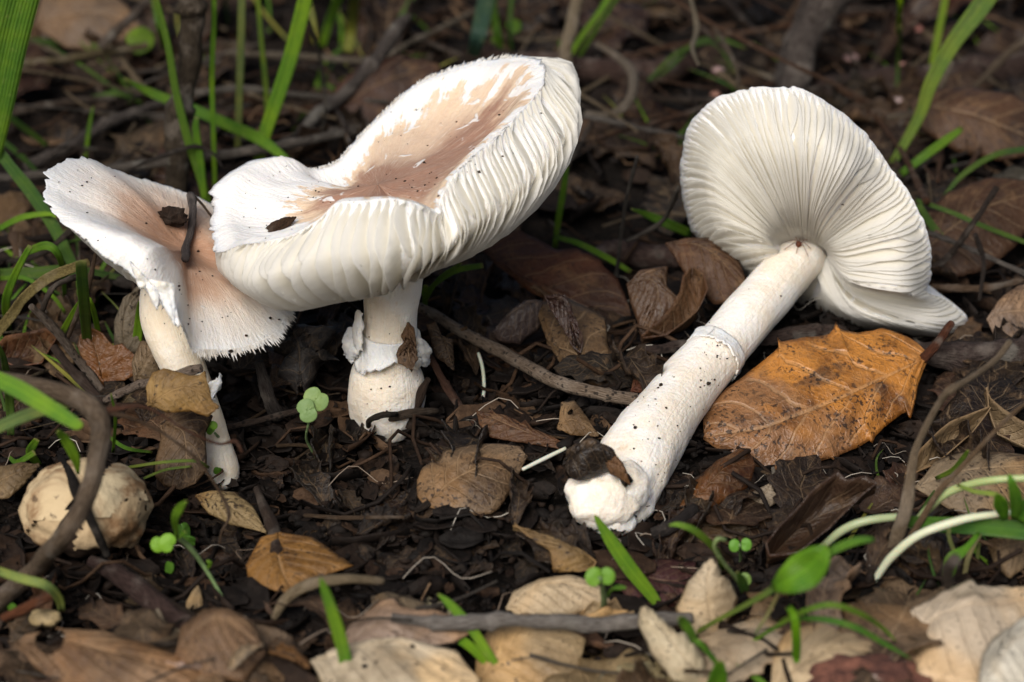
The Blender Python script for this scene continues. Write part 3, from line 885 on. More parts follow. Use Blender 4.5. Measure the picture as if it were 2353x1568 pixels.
# ---- the fallen mushroom lying gills up
def fallen_mushroom():
    base = (1392, 1215); db = dG(1400, 1235) + .3
    d_top = db + 8.3
    S = (1850, 582, d_top - .45)
    L = 8.3
    def plane(x, y):          # depth of the plane square to the stem, relative to the stem top
        vx, vu = (x - S[0]) * CMPP, (S[1] - y) * CMPP
        return (-4.9 * vx - 6.9 * vu) / L * .72
    def key_f(x, y, b1, b2, add=0, bul=1.2, r0=.8):
        f = lambda X, Y, e: (X, Y, plane(X, Y) + e)
        return (f(x, y, add), f(*b1, add * .6 - bul), f(*b2, add * .3 - bul * .9), r0)
    K = [key_f(1762, 200, (1778, 330), (1815, 470), bul=1.9), key_f(1842, 206, (1835, 330), (1842, 470), bul=2.0), key_f(1912, 242, (1890, 340), (1862, 480), bul=2.0),
         key_f(1986, 304, (1945, 385), (1882, 500), bul=1.8), key_f(2046, 386, (1985, 440), (1898, 530), bul=.95), key_f(2096, 456, (2020, 490), (1915, 550), bul=.6),
         key_f(2126, 520, (2050, 540), (1935, 570), bul=1.1), key_f(2141, 588, (2062, 590), (1945, 600), bul=1.3), key_f(2138, 640, (2070, 640), (1950, 630), bul=1.6),
         key_f(2134, 672, (2075, 672), (1955, 650), bul=1.8), key_f(2185, 694, (2110, 700), (1960, 668), 1.2, bul=1.2), key_f(2226, 738, (2130, 728), (1960, 682), 1.4, bul=1.1), key_f(2180, 772, (2110, 748), (1960, 692), .8, bul=1.4), key_f(2110, 772, (2060, 745), (1955, 700), .4, bul=1.8), key_f(2050, 762, (2020, 745), (1950, 705), .4, bul=1.7),
         key_f(1970, 756, (1960, 735), (1925, 700), .6, bul=1.3), key_f(1895, 725, (1900, 705), (1895, 670), 1.0, bul=.7), key_f(1838, 700, (1850, 675), (1868, 635), 1.4, bul=.3),
         key_f(1780, 676, (1800, 650), (1825, 620), 1.2, bul=.5), key_f(1722, 645, (1752, 628), (1798, 598), .6, bul=1.0), key_f(1655, 600, (1705, 585), (1778, 575), .2, bul=1.5),
         key_f(1602, 550, (1665, 535), (1765, 558), bul=1.8), key_f(1573, 480, (1645, 480), (1758, 540), bul=1.9), key_f(1564, 392, (1640, 420), (1758, 520), bul=1.9),
         key_f(1577, 303, (1655, 370), (1768, 500), bul=1.9), key_f(1617, 245, (1690, 340), (1780, 485), bul=1.9), key_f(1688, 211, (1730, 325), (1796, 475), bul=1.9)]
    def top(a, r, R):
        q = 1 - r ** 2.2
        return (20 * q, -26 * q, 1.6 * q)
    c = Cap(K, S, (1880, 540, 1.6), .60, top, thick=.13)
    root = empty('mushroom', V(*base, db))
    tag(root, 'fallen white mushroom lying gills outward with long stem and earthy bulb base', 'mushroom')
    cap, bv = build_cap(c, root, M_CAPR, 138, 1.9, 5, rag=.07, wavy=.4, shorts=.1)
    n = lambda t: db + (d_top - db) * t
    stem, sb, fr = build_stem(root, [(1402, 1192, n(.03), 56), (1420, 1160, n(.06), 70), (1438, 1120, n(.11), 78), (1458, 1070, n(.17), 88), (1492, 1005, n(.26), 88), (1535, 945, n(.36), 76), (1585, 880, n(.47), 70),
                                     (1640, 818, n(.57), 66), (1700, 750, n(.69), 62), (1760, 680, n(.82), 59), (1815, 618, n(.93), 58), (1842, 590, n(.99), 57), (1862, 568, n(1.0) + .6, 54), (1876, 552, n(1.0) + 1.6, 46)],
                               rough=.07, freq=50, lumps=.2, n=110, tint=(1, .985, .96))
    lobes = [(1384, 1148, -.15, 84, 70, 3), (1430, 1120, .1, 66, 62, 7), (1412, 1196, .0, 52, 46, 9), (1340, 1135, -.1, 40, 34, 12), (1428, 1225, .1, 34, 30, 15)]
    for q, (x, y, dz, a, b, sd) in enumerate(lobes):
        vs, fs = lump(V(x, y, db + dz), rpx(a, -5), rpx(b, -5), rpx(b, -5), sd, 4, .2, 1.5)
        mesh_obj('bulb' if q == 0 else 'bulb_lobe', vs, fs, M_STEM, root, (1, .98, .95), attrs={'st': ('FLOAT_VECTOR', [tuple(v * 250) for v in vs])})
    ia = min(range(110), key=lambda i: (fr[0][i] - V(1650, 808, n(.59))).length)
    skirt('ring', stem, fr, ia, lambda a: .0040 + .0016 * math.sin(a + 1), lambda a: .0004 + .0004 * math.sin(a * 2), seed=8, thick=.0004)
    return root, [bv, sb], c, n

MR = fallen_mushroom()

ALLB = MB[1] + MF[1] + MR[1]
def clear_of_mushrooms(P, gap=.012):
    """True where none of these world points lies in front of or inside a mushroom as the camera sees it"""
    eye = TGT - FWD * DIST
    for p in P:
        for b in ALLB:
            h = b.ray_cast(eye, (p - eye).normalized())
            if h[0] is not None and (p - eye).length < h[3] + gap * 3.0: return False
    return True
# ------------------------------------------------------------------ leaf litter, piece by piece
def upright(base, pts, lean=KV, shift=0.0):
    """give depths to (px,py,w) for a thing that rises from the ground at pixel base"""
    d0 = dG(*base) + shift
    return [(x, y, d0 + lean * (base[1] - y) * CMPP, w) for x, y, w in pts]

VARIANTS = []
for q in range(14):
    rs_ = random.Random(100 + q)
    v_, f_, u_ = leaf_local(100 + q, .05, teeth=rs_.choice([4, 5, 6, 3]), width=rs_.uniform(.22, .34), arch=rs_.uniform(-.10, .14), cross=rs_.uniform(-.10, .26), wave=rs_.uniform(.05, .12), thick=.007, twist=rs_.uniform(-.9, .9), depth=rs_.uniform(.12, .3))
    VARIANTS.append((v_, f_, u_))
CURLED = []
for q in range(6):
    rs_ = random.Random(300 + q)
    CURLED.append(leaf_local(300 + q, .05, teeth=rs_.choice([4, 5, 6]), width=rs_.uniform(.22, .32), arch=rs_.uniform(.06, .2), cross=rs_.uniform(.4, .75), wave=rs_.uniform(.06, .14), thick=.007, twist=rs_.uniform(-1.2, 1.2), depth=.25))
_cache = {}
def variant_mesh(kind, i, mat):
    key_ = (kind, i, mat.name)
    if key_ not in _cache:
        v, f, u = (VARIANTS if kind == 'flat' else CURLED)[i]
        tmp = mesh_obj('leaf', v, f, mat, uv=u, origin=Vector((.025, 0, 0)))
        _cache[key_] = tmp.data
        bpy.data.objects.remove(tmp)
    return _cache[key_]

def set_matrix(o, X, Y, Z, loc, s):
    from mathutils import Matrix
    m = Matrix(((X.x, Y.x, Z.x), (X.y, Y.y, Z.y), (X.z, Y.z, Z.z))).to_4x4()
    o.matrix_world = Matrix.Translation(loc) @ m @ Matrix.Diagonal((s, s, s, 1))

def gleaf(cx, cy, ln, ang, label, color, k=1.5, kx=0.0, up=.25, kind='flat', var=0, flip=False, mat=None, name='oak_leaf', cat='leaf', group=None, wid=1.0):
    """a generic oak leaf centred at a photo pixel, ln pixels long at angle ang (degrees, anticlockwise in the picture)"""
    mat = mat or M_LEAF
    d0 = lift(cx, cy, up); dep = lambda x, y: d0 + k * (cy - y) * CMPP + kx * (x - cx) * CMPP
    c = V(cx, cy, d0); a = math.radians(ang); dx, dy = math.cos(a) * ln / 2, -math.sin(a) * ln / 2
    A, B = V(cx - dx, cy - dy, dep(cx - dx, cy - dy)), V(cx + dx, cy + dy, dep(cx + dx, cy + dy))
    N = (V(cx + 9, cy, dep(cx + 9, cy)) - c).cross(V(cx, cy - 9, dep(cx, cy - 9)) - c).normalized()
    X = (B - A).normalized(); Y = N.cross(X)
    if flip: Y, N = -Y, -N
    o = mesh_obj(name, None, None, None, color=color, data=variant_mesh(kind, var, mat), origin=c)
    s = (B - A).length / .05
    set_matrix(o, X, Y * wid, N, c, s)
    tag(o, label, cat, group)
    return o

TAN, GREYTAN, BROWN, DARK, REDB, GOLD, CREAM = (.30, .20, .115), (.26, .20, .145), (.125, .066, .034), (.045, .026, .017), (.11, .042, .022), (.44, .205, .058), (.52, .42, .28)

# ---- the leaves that can be told apart
leaf_px('oak_leaf', [(2128, 818), (2080, 850), (1995, 893), (1918, 933), (1801, 980), (1740, 996), (1655, 1003), (1618, 1004)],
        [(2132, 806), (2110, 785), (2088, 770), (2052, 755), (2028, 750), (2004, 757), (1975, 763), (1940, 758), (1926, 750), (1922, 734), (1917, 752), (1905, 763), (1850, 768), (1798, 780), (1787, 768), (1790, 790), (1778, 806), (1755, 823), (1702, 866), (1665, 892), (1635, 920), (1616, 962), (1618, 1004)],
        [(2134, 822), (2122, 850), (2112, 885), (2104, 925), (2100, 940), (2093, 958), (2085, 942), (2072, 946), (2035, 975), (2012, 997), (2006, 1014), (2000, 1006), (1972, 1023), (1930, 1040), (1920, 1052), (1910, 1046), (1862, 1060), (1800, 1074), (1762, 1075), (1700, 1055), (1650, 1028), (1618, 1004)],
        'large golden orange oak leaf with black specks and reddish stalk, under the fallen cap', (0.446, 0.195, 0.048), (1770, 1078), k=.75, kx=.12, up=.15, bow=.35, curl=-.12,
        petiole=[(2120, 826), (2150, 795), (2176, 757), (2187, 743)], pet_r=(12, 9), pet_color=(.16, .055, .025), mat=M_LEAFG, nt=110, nw=12)
leaf_px('oak_leaf', [(1108, 574), (1150, 606), (1218, 660), (1285, 690), (1360, 718), (1452, 736)],
        [(1108, 574), (1150, 550), (1192, 536), (1238, 556), (1278, 578), (1325, 573), (1360, 594), (1380, 604), (1384, 615), (1418, 646), (1445, 709), (1452, 736)],
        [(1108, 574), (1145, 618), (1225, 678), (1285, 705), (1352, 738), (1418, 743), (1452, 737)],
        'broad reddish brown oak leaf with pale veins leaning behind the standing stem', (0.111, 0.043, 0.020), (1300, 735), k=.55, up=.5, bow=.3, curl=.1, nt=80)
leaf_px('oak_leaf', [(981, 1160), (1030, 1122), (1078, 1095), (1140, 1065), (1211, 1048)],
        [(981, 1160), (961, 1139), (960, 1102), (971, 1075), (991, 1058), (1005, 1064), (1015, 1044), (1020, 1033), (1078, 1016), (1145, 1016), (1195, 1022), (1211, 1048)],
        [(981, 1160), (991, 1163), (1035, 1176), (1085, 1183), (1128, 1177), (1147, 1165), (1181, 1112), (1198, 1078), (1211, 1048)],
        'grey tan speckled oak leaf lying alone on dark soil', (0.285, 0.195, 0.119), (1085, 1182), k=.9, up=.15, bow=.25, curl=-.08, petiole=[(985, 1157), (968, 1168), (955, 1174)], pet_r=(9, 6), pet_color=(.06, .045, .035), mat=M_LEAFS)
leaf_px('oak_leaf', [(1298, 1023), (1230, 1005), (1160, 975), (1095, 945)], [(1298, 1023), (1250, 994), (1222, 982), (1207, 964), (1198, 972), (1165, 954), (1140, 950), (1131, 938), (1120, 950), (1095, 945)],
        [(1298, 1023), (1285, 1032), (1218, 1021), (1160, 1012), (1128, 1006), (1101, 975), (1095, 945)], 'brown oak leaf with sharp spiny edge between the two stem bases', (0.123, 0.054, 0.023), (1200, 1025), k=.8, up=.25, bow=.15, mat=M_LEAFS)
leaf_px('oak_leaf', [(237, 888), (232, 850), (222, 810), (206, 768)], [(237, 888), (217, 863), (190, 836), (181, 808), (187, 783), (206, 768)],
        [(237, 888), (290, 887), (317, 870), (326, 843), (307, 822), (296, 814), (283, 801), (276, 812), (263, 806), (240, 778), (222, 770), (206, 768)],
        'small orange brown leaf standing among twigs beside the slanting stem', (0.180, 0.082, 0.030), (250, 900), k=-.1, up=.5, bow=.25, curl=.25, petiole=[(238, 885), (245, 900), (262, 872)], pet_r=(6, 4), mat=M_LEAFW)
leaf_px('oak_leaf', [(340, 930), (395, 905), (440, 900), (502, 936)], [(340, 930), (335, 890), (350, 856), (377, 846), (437, 862), (462, 862), (472, 852), (473, 868), (480, 900), (490, 930), (502, 936)],
        [(340, 930), (383, 948), (440, 945), (478, 958), (490, 948), (502, 936)], 'pale yellow spiny leaf wrapped against the slanting stem', (0.494, 0.314, 0.114), (420, 960), k=.05, up=2.3, bow=.2, mat=M_LEAF)
leaf_px('decayed_leaf', [(367, 975), (420, 1000), (430, 1060), (415, 1125)], [(367, 975), (372, 1010), (360, 1060), (358, 1095), (380, 1118), (415, 1125)], [(367, 975), (413, 943), (460, 941), (490, 956), (472, 996), (474, 1082), (450, 1112), (415, 1125)],
        'grey brown decayed leaf with dark blotches leaning on the slanting stem base', (0.162, 0.114, 0.076), (415, 1128), k=.1, up=.5, bow=.3, mat=M_LEAFS)
leaf_px('decayed_leaf', [(690, 885), (690, 830), (680, 790), (660, 735)], [(690, 885), (640, 850), (660, 810), (627, 795), (635, 760), (660, 735)], [(690, 885), (720, 850), (735, 822), (780, 817), (740, 790), (765, 745), (700, 735), (660, 735)],
        'crumpled slate grey leaf beside the ragged funnel cap', (0.070, 0.066, 0.070), (690, 890), k=.3, up=.6, bow=.5, curl=-.3, wave=.0035, mat=M_LEAF)
leaf_px('decayed_leaf', [(1245, 690), (1205, 715), (1170, 735), (1132, 765)], [(1245, 690), (1205, 690), (1175, 712), (1132, 765)], [(1245, 700), (1240, 745), (1195, 782), (1150, 775), (1132, 765)],
        'curled purple grey dead leaf with folded tip, behind the speckled twig', (0.082, 0.061, 0.061), (1190, 790), k=.3, up=1.1, bow=.35, curl=-.2, mat=M_LEAFW, wave=.0012)
leaf_px('decayed_leaf', [(1250, 690), (1290, 705), (1310, 745), (1332, 825)], [(1250, 690), (1300, 690), (1318, 740), (1334, 790), (1332, 825)], [(1250, 700), (1265, 725), (1290, 765), (1312, 795), (1332, 825)],
        'twisted dark maroon strip of dead leaf hanging over the speckled twig', (0.082, 0.041, 0.037), (1300, 830), k=.2, up=.9, bow=.3, curl=.3, mat=M_LEAFW, wave=.0015)
leaf_px('oak_leaf', [(1260, 790), (1330, 830), (1400, 870), (1490, 915)], [(1260, 790), (1225, 700), (1290, 680), (1390, 730), (1400, 800), (1475, 860), (1490, 915)], [(1260, 790), (1290, 840), (1330, 880), (1430, 900), (1490, 915)],
        'large dull tan leaf half hidden under the purple grey leaf', (0.152, 0.094, 0.048), (1350, 890), k=1.0, up=.1, bow=.35, mat=M_LEAFS)
leaf_px('oak_leaf', [(1440, 655), (1495, 650), (1510, 690), (1475, 780)], [(1440, 655), (1470, 622), (1535, 612), (1530, 660), (1570, 700), (1475, 782)], [(1440, 655), (1450, 700), (1465, 740), (1475, 785)],
        'brown spiny leaf with a milky sheen leaning between other leaves', (0.107, 0.056, 0.031), (1480, 790), k=.4, up=.5, bow=.2, mat=M_LEAFW)
leaf_px('oak_leaf', [(1475, 790), (1570, 750), (1605, 700), (1590, 632)], [(1475, 790), (1530, 735), (1560, 690), (1570, 650), (1590, 632)], [(1475, 790), (1530, 785), (1600, 730), (1624, 680), (1615, 645), (1590, 632)],
        'curved brown leaf with thick pale yellow rim beside the leaning stem', (0.123, 0.061, 0.026), (1530, 800), k=.5, up=.35, bow=-.2, curl=.35, mat=M_LEAF)
leaf_px('oak_leaf', [(1530, 560), (1600, 570), (1660, 610), (1730, 690)], [(1530, 560), (1580, 548), (1640, 545), (1700, 600), (1730, 690)], [(1530, 560), (1555, 600), (1580, 640), (1640, 700), (1730, 692)],
        'dark brown leaf standing in shade behind the fallen cap', (0.102, 0.047, 0.022), (1640, 720), k=.35, up=.8, bow=.25)
leaf_px('oak_leaf', [(2090, 235), (2180, 270), (2280, 300), (2400, 330)], [(2090, 235), (2150, 205), (2240, 200), (2330, 220), (2400, 260)], [(2090, 235), (2120, 300), (2200, 350), (2300, 370), (2400, 350)],
        'large mottled brown leaf with pale shiny tear behind the grass stalks', (0.122, 0.060, 0.030), (2240, 375), k=.7, up=.5, bow=.5, mat=M_LEAFS)  # brown darkened to hold the background shade
leaf_px('oak_leaf', [(2100, 600), (2180, 540), (2260, 490), (2380, 440)], [(2100, 600), (2120, 500), (2180, 440), (2270, 410), (2380, 420)], [(2100, 600), (2190, 640), (2270, 620), (2340, 560), (2380, 500)],
        'big dark brown leaf with faint veins behind the gill edge', (0.083, 0.038, 0.017), (2220, 645), k=.8, up=.4, bow=.4)  # leaf colour taken darker for the shade at the back
leaf_px('oak_leaf', [(2268, 735), (2300, 725), (2345, 720), (2400, 715)], [(2268, 735), (2300, 690), (2340, 655), (2400, 640)], [(2268, 735), (2285, 775), (2340, 790), (2400, 785)],
        'pale grey brown leaf with dark spots beside the folded cap margin', (0.314, 0.237, 0.190), (2330, 790), k=.5, up=.4, bow=.2, mat=M_LEAFS)
leaf_px('oak_leaf', [(2080, 1105), (2150, 1040), (2210, 985), (2270, 950)], [(2080, 1105), (2110, 1045), (2180, 985), (2270, 950)], [(2080, 1105), (2150, 1080), (2225, 1010), (2270, 950)],
        'narrow curled tan leaf pointing up beside the bent straw', (0.323, 0.233, 0.133), (2120, 1110), k=.6, up=.3, bow=-.3, curl=.3)
leaf_px('oak_leaf', [(2100, 1120), (2200, 1100), (2300, 1085), (2420, 1070)], [(2100, 1120), (2150, 1060), (2240, 1032), (2330, 1040), (2420, 1060)], [(2100, 1120), (2180, 1170), (2280, 1200), (2420, 1190)],
        'wide pale tan leaf with black dots behind the whitish stem', (0.391, 0.299, 0.196), (2250, 1205), k=1.3, up=.4, bow=.4, mat=M_LEAFS)
leaf_px('oak_leaf', [(1762, 1300), (1800, 1230), (1870, 1170), (2010, 1132)], [(1762, 1300), (1752, 1270), (1795, 1220), (1860, 1155), (1900, 1125), (1920, 1108), (1940, 1125), (1980, 1118), (2010, 1132)], [(1762, 1300), (1830, 1290), (1900, 1240), (1960, 1180), (2010, 1134)],
        'dark cupped leaf with pale upturned spiny edge', (0.070, 0.039, 0.025), (1840, 1310), k=.5, up=.3, bow=-.6, curl=.5, mat=M_LEAFW)
leaf_px('oak_leaf', [(1552, 1185), (1620, 1130), (1670, 1080), (1722, 1040)], [(1552, 1185), (1590, 1110), (1650, 1060), (1700, 1030), (1722, 1040)], [(1552, 1185), (1640, 1165), (1720, 1120), (1735, 1070), (1722, 1040)],
        'glossy wet brown leaf tucked under the big golden leaf', (0.131, 0.056, 0.016), (1650, 1180), k=.9, up=.3, bow=.3, mat=M_LEAFW)
leaf_px('oak_leaf', [(1640, 1462), (1625, 1400), (1622, 1350), (1635, 1285)], [(1640, 1462), (1570, 1440), (1556, 1390), (1580, 1330), (1612, 1296), (1635, 1285)], [(1640, 1462), (1690, 1400), (1700, 1365), (1680, 1325), (1664, 1338), (1655, 1300), (1635, 1285)],
        'cream dry leaf standing on edge in front of the maroon leaf', (0.575, 0.478, 0.342), (1640, 1465), k=-.1, up=.3, bow=.45, curl=-.2, mat=M_LEAFP)
leaf_px('oak_leaf', [(1625, 1575), (1570, 1520), (1520, 1460), (1478, 1395)], [(1625, 1575), (1550, 1560), (1500, 1500), (1470, 1430), (1478, 1395)], [(1625, 1575), (1620, 1510), (1580, 1450), (1565, 1462), (1540, 1440), (1505, 1408), (1478, 1395)],
        'long cream dry leaf with one spine, beside the lichen covered twig', (0.644, 0.562, 0.405), (1600, 1580), k=.3, up=.5, bow=.3, curl=-.15, mat=M_LEAFP)
leaf_px('oak_leaf', [(1770, 1590), (1850, 1530), (1950, 1500), (2100, 1540)], [(1770, 1590), (1778, 1500), (1810, 1450), (1880, 1428), (1980, 1450), (2060, 1490), (2100, 1540)], [(1770, 1590), (1850, 1600), (1980, 1600), (2100, 1560)],
        'smooth light tan leaf behind the reddish stone', (0.506, 0.395, 0.253), (1900, 1600), k=.8, up=.3, bow=.3, mat=M_LEAFP)
leaf_px('oak_leaf', [(2085, 1460), (2180, 1420), (2280, 1400), (2420, 1370)], [(2085, 1460), (2090, 1400), (2180, 1355), (2230, 1335), (2245, 1352), (2330, 1350), (2420, 1340)], [(2085, 1460), (2110, 1560), (2250, 1600), (2420, 1580)],
        'big pale grey tan crumpled leaf with white flakes', (0.552, 0.462, 0.356), (2230, 1600), k=.8, up=.5, bow=.5, wave=.002, mat=M_LEAFP)
leaf_px('oak_leaf', [(2250, 1600), (2290, 1530), (2330, 1480), (2420, 1440)], [(2250, 1600), (2255, 1500), (2300, 1440), (2420, 1400)], [(2250, 1600), (2330, 1610), (2420, 1600)],
        'whitish grey leaf lying over the pale crumpled leaf', (0.625, 0.598, 0.522), (2320, 1605), k=.7, up=1.2, bow=.4, wave=.0015, mat=M_LEAFP)
leaf_px('oak_leaf', [(1090, 1590), (1150, 1520), (1220, 1475), (1345, 1470)], [(1090, 1590), (1095, 1480), (1140, 1430), (1210, 1412), (1270, 1425), (1345, 1470)], [(1090, 1590), (1180, 1600), (1320, 1590), (1345, 1470)],
        'broad yellowish tan leaf with round spot in front of the lichen covered twig', (0.432, 0.324, 0.191), (1220, 1600), k=.7, up=.3, bow=.3, mat=M_LEAFP)
leaf_px('oak_leaf', [(785, 1500), (860, 1450), (940, 1430), (1110, 1440)], [(785, 1500), (800, 1440), (880, 1378), (905, 1375), (925, 1395), (1000, 1400), (1110, 1440)], [(785, 1500), (880, 1520), (1000, 1500), (1110, 1440)],
        'grey brown leaf with torn notch, propped over darker leaves', (0.333, 0.245, 0.190), (900, 1520), k=.7, up=.4, bow=.3, mat=M_LEAFP)
leaf_px('oak_leaf', [(715, 1520), (820, 1500), (930, 1490), (1100, 1570)], [(715, 1520), (760, 1490), (860, 1470), (960, 1475), (1050, 1500), (1100, 1570)], [(715, 1520), (760, 1600), (900, 1610), (1100, 1580)],
        'whitish mottled leaf lying across the grey brown leaf', (0.575, 0.494, 0.371), (880, 1605), k=.9, up=.7, bow=.3, mat=M_LEAFP)
leaf_px('oak_leaf', [(36, 1480), (160, 1490), (300, 1520), (530, 1580)], [(36, 1480), (60, 1458), (130, 1446), (240, 1452), (340, 1480), (430, 1520), (530, 1580)], [(36, 1480), (70, 1520), (130, 1570), (260, 1600), (400, 1610), (530, 1585)],
        'long tan leaf with a round black hole', (0.351, 0.218, 0.123), (250, 1600), k=.8, up=.4, bow=.35, nt=90, nw=14, holes=[(118, 1478, 33)])
leaf_px('oak_leaf', [(405, 1510), (470, 1450), (520, 1440), (610, 1500)], [(405, 1510), (420, 1440), (470, 1402), (530, 1400), (580, 1430), (610, 1500)], [(405, 1510), (470, 1560), (560, 1570), (610, 1500)],
        'rounded mottled brown leaf behind the leaf with the hole', (0.228, 0.133, 0.071), (500, 1575), k=.7, up=.4, bow=.4, mat=M_LEAFS)
leaf_px('oak_leaf', [(1165, 1400), (1220, 1370), (1290, 1355), (1400, 1380)], [(1165, 1400), (1180, 1360), (1240, 1330), (1320, 1325), (1370, 1340), (1400, 1380)], [(1165, 1400), (1200, 1420), (1300, 1420), (1400, 1385)],
        'cream and grey blotched leaf resting on the lichen covered twig', (0.504, 0.399, 0.264), (1280, 1420), k=.8, up=.5, bow=.4, mat=M_LEAFP)
leaf_px('oak_leaf', [(1368, 1300), (1330, 1290), (1290, 1265), (1180, 1215)], [(1368, 1300), (1358, 1320), (1310, 1325), (1270, 1325), (1262, 1275), (1210, 1240), (1180, 1215)], [(1368, 1300), (1340, 1275), (1285, 1255), (1230, 1232), (1180, 1215)],
        'folded straw yellow leaf with pointed spine, in front of the bulb base', (0.399, 0.275, 0.123), (1310, 1328), k=.2, up=.3, bow=.4, curl=.2)
leaf_px('oak_leaf', [(1410, 1330), (1470, 1330), (1530, 1340), (1600, 1330)], [(1410, 1330), (1440, 1300), (1520, 1285), (1600, 1290), (1600, 1330)], [(1410, 1330), (1450, 1390), (1540, 1395), (1600, 1370)],
        'dark maroon leaf lying behind the cream leaf', (0.082, 0.029, 0.029), (1510, 1395), k=1.2, up=.2, bow=.2)
leaf_px('oak_leaf', [(640, 1225), (640, 1280), (650, 1320), (680, 1370)], [(640, 1225), (600, 1240), (565, 1300), (570, 1330), (620, 1355), (680, 1370)], [(640, 1225), (720, 1235), (770, 1270), (812, 1300), (730, 1330), (700, 1365), (680, 1370)],
        'torn amber leaf with dark brown patches on the soil', (0.380, 0.190, 0.048), (690, 1372), k=1.0, up=.2, bow=.2, mat=M_LEAFS)
leaf_px('oak_leaf', [(450, 1140), (500, 1160), (550, 1190), (612, 1225)], [(450, 1140), (490, 1128), (540, 1130), (580, 1165), (612, 1225)], [(450, 1140), (480, 1180), (530, 1205), (612, 1225)],
        'small pale yellow leaf under the thin dry tendril', (0.437, 0.323, 0.162), (540, 1228), k=.8, up=.3, bow=.25, mat=M_LEAFS)
leaf_px('oak_leaf', [(300, 840), (285, 780), (290, 720), (318, 660)], [(300, 840), (262, 800), (262, 740), (285, 685), (318, 660)], [(300, 840), (330, 800), (325, 720), (322, 680), (318, 660)],
        'upright grey tan leaf tucked behind the slanting stem', (0.285, 0.237, 0.171), (300, 845), k=-.1, up=.9, bow=.2)
leaf_px('oak_leaf', [(310, 880), (330, 850), (350, 820), (370, 812)], [(310, 880), (305, 830), (325, 785), (345, 790), (370, 812)], [(310, 880), (340, 890), (362, 860), (370, 812)],
        'buff leaf squeezed beside the slanting stem above the yellow leaf', (0.314, 0.228, 0.142), (330, 890), k=0, up=1.4, bow=.2)
leaf_px('oak_leaf', [(-20, 830), (30, 815), (80, 800), (138, 790)], [(-20, 830), (20, 790), (60, 782), (110, 770), (138, 790)], [(-20, 830), (40, 860), (100, 850), (138, 790)],
        'cupped rusty red leaf with tan edge beside the forked dead twig', (0.156, 0.066, 0.026), (60, 862), k=.7, up=.3, bow=-.3, curl=.35, mat=M_LEAFS)
leaf_px('oak_leaf', [(-20, 1110), (20, 1100), (50, 1090), (90, 1068)], [(-20, 1110), (0, 1070), (50, 1060), (90, 1068)], [(-20, 1150), (20, 1145), (60, 1110), (90, 1070)],
        'tan curled leaf edge beside the cracked gall', (0.323, 0.228, 0.123), (20, 1150), k=.5, up=.4, bow=.2)
leaf_px('oak_leaf', [(750, 275), (830, 225), (900, 190), (1010, 150)], [(750, 275), (770, 200), (830, 150), (920, 125), (1010, 150)], [(750, 275), (850, 290), (950, 270), (1000, 210), (1010, 150)],
        'large shadowed red brown leaf behind the open cap', (0.068, 0.027, 0.014), (880, 300), k=.4, up=.6, bow=.3)  # background shade is mixed into this red brown
leaf_px('oak_leaf', [(80, 60), (160, 45), (240, 40), (335, 75)], [(80, 60), (100, -20), (200, -40), (290, 10), (335, 75)], [(80, 60), (150, 110), (240, 120), (335, 75)],
        'large smooth grey brown leaf behind the broad grass blade', (0.180, 0.124, 0.083), (200, 122), k=.6, up=.6, bow=.3)
leaf_px('oak_leaf', [(2262, 905), (2285, 960), (2320, 1000), (2400, 1040)], [(2262, 905), (2272, 930), (2300, 955), (2340, 980), (2400, 1000)], [(2262, 905), (2268, 950), (2290, 1010), (2400, 1060)],
        'crescent of curled pale leaf with two spines', (0.380, 0.285, 0.171), (2320, 1040), k=.3, up=.4, bow=-.3, curl=.3)
leaf_px('oak_leaf', [(2360, 1240), (2320, 1260), (2290, 1270), (2265, 1245)], [(2360, 1240), (2340, 1225), (2300, 1225), (2265, 1245)], [(2360, 1300), (2320, 1330), (2285, 1300), (2265, 1248)],
        'tan curled leaf under the grass at the whitish stem', (0.323, 0.228, 0.133), (2310, 1330), k=.6, up=.3, bow=.3)
leaf_px('oak_leaf', [(1450, 900), (1475, 880), (1500, 870), (1530, 862)], [(1450, 900), (1455, 875), (1490, 862), (1530, 862)], [(1450, 900), (1480, 905), (1510, 895), (1530, 864)],
        'small rust red leaf scrap beside the leaning stem', (0.180, 0.057, 0.025), (1490, 908), k=.6, up=.3, bow=.15)
leaf_px('oak_leaf', [(1282, 985), (1310, 970), (1340, 985), (1375, 1000)], [(1282, 985), (1290, 925), (1320, 920), (1350, 960), (1375, 1000)], [(1282, 985), (1310, 1000), (1350, 1005), (1375, 1002)],
        'small tan leaf fragment behind the leaning stem base', (0.285, 0.204, 0.123), (1320, 1010), k=.6, up=.3, bow=.2)
leaf_px('oak_leaf', [(1010, 770), (1025, 800), (1035, 830), (1042, 850)], [(1010, 770), (1000, 740), (980, 745), (1000, 820), (1042, 850)], [(1010, 770), (1040, 780), (1045, 820), (1042, 850)],
        'narrow dark leaf hanging beside the ringed stem', (0.061, 0.037, 0.021), (1030, 860), k=.1, up=1.0, bow=.15)
leaf_px('oak_leaf', [(1740, 1155), (1755, 1140), (1765, 1125), (1772, 1112)], [(1740, 1155), (1715, 1140), (1730, 1130), (1750, 1122), (1772, 1112)], [(1740, 1155), (1770, 1165), (1792, 1150), (1780, 1135), (1772, 1112)],
        'little pale torn leaf with white stalk under the golden leaf', (0.380, 0.314, 0.237), (1750, 1168), k=.6, up=.3, bow=.15, petiole=[(1770, 1115), (1778, 1095), (1776, 1075)], pet_r=(6, 4), pet_color=(.45, .42, .36))

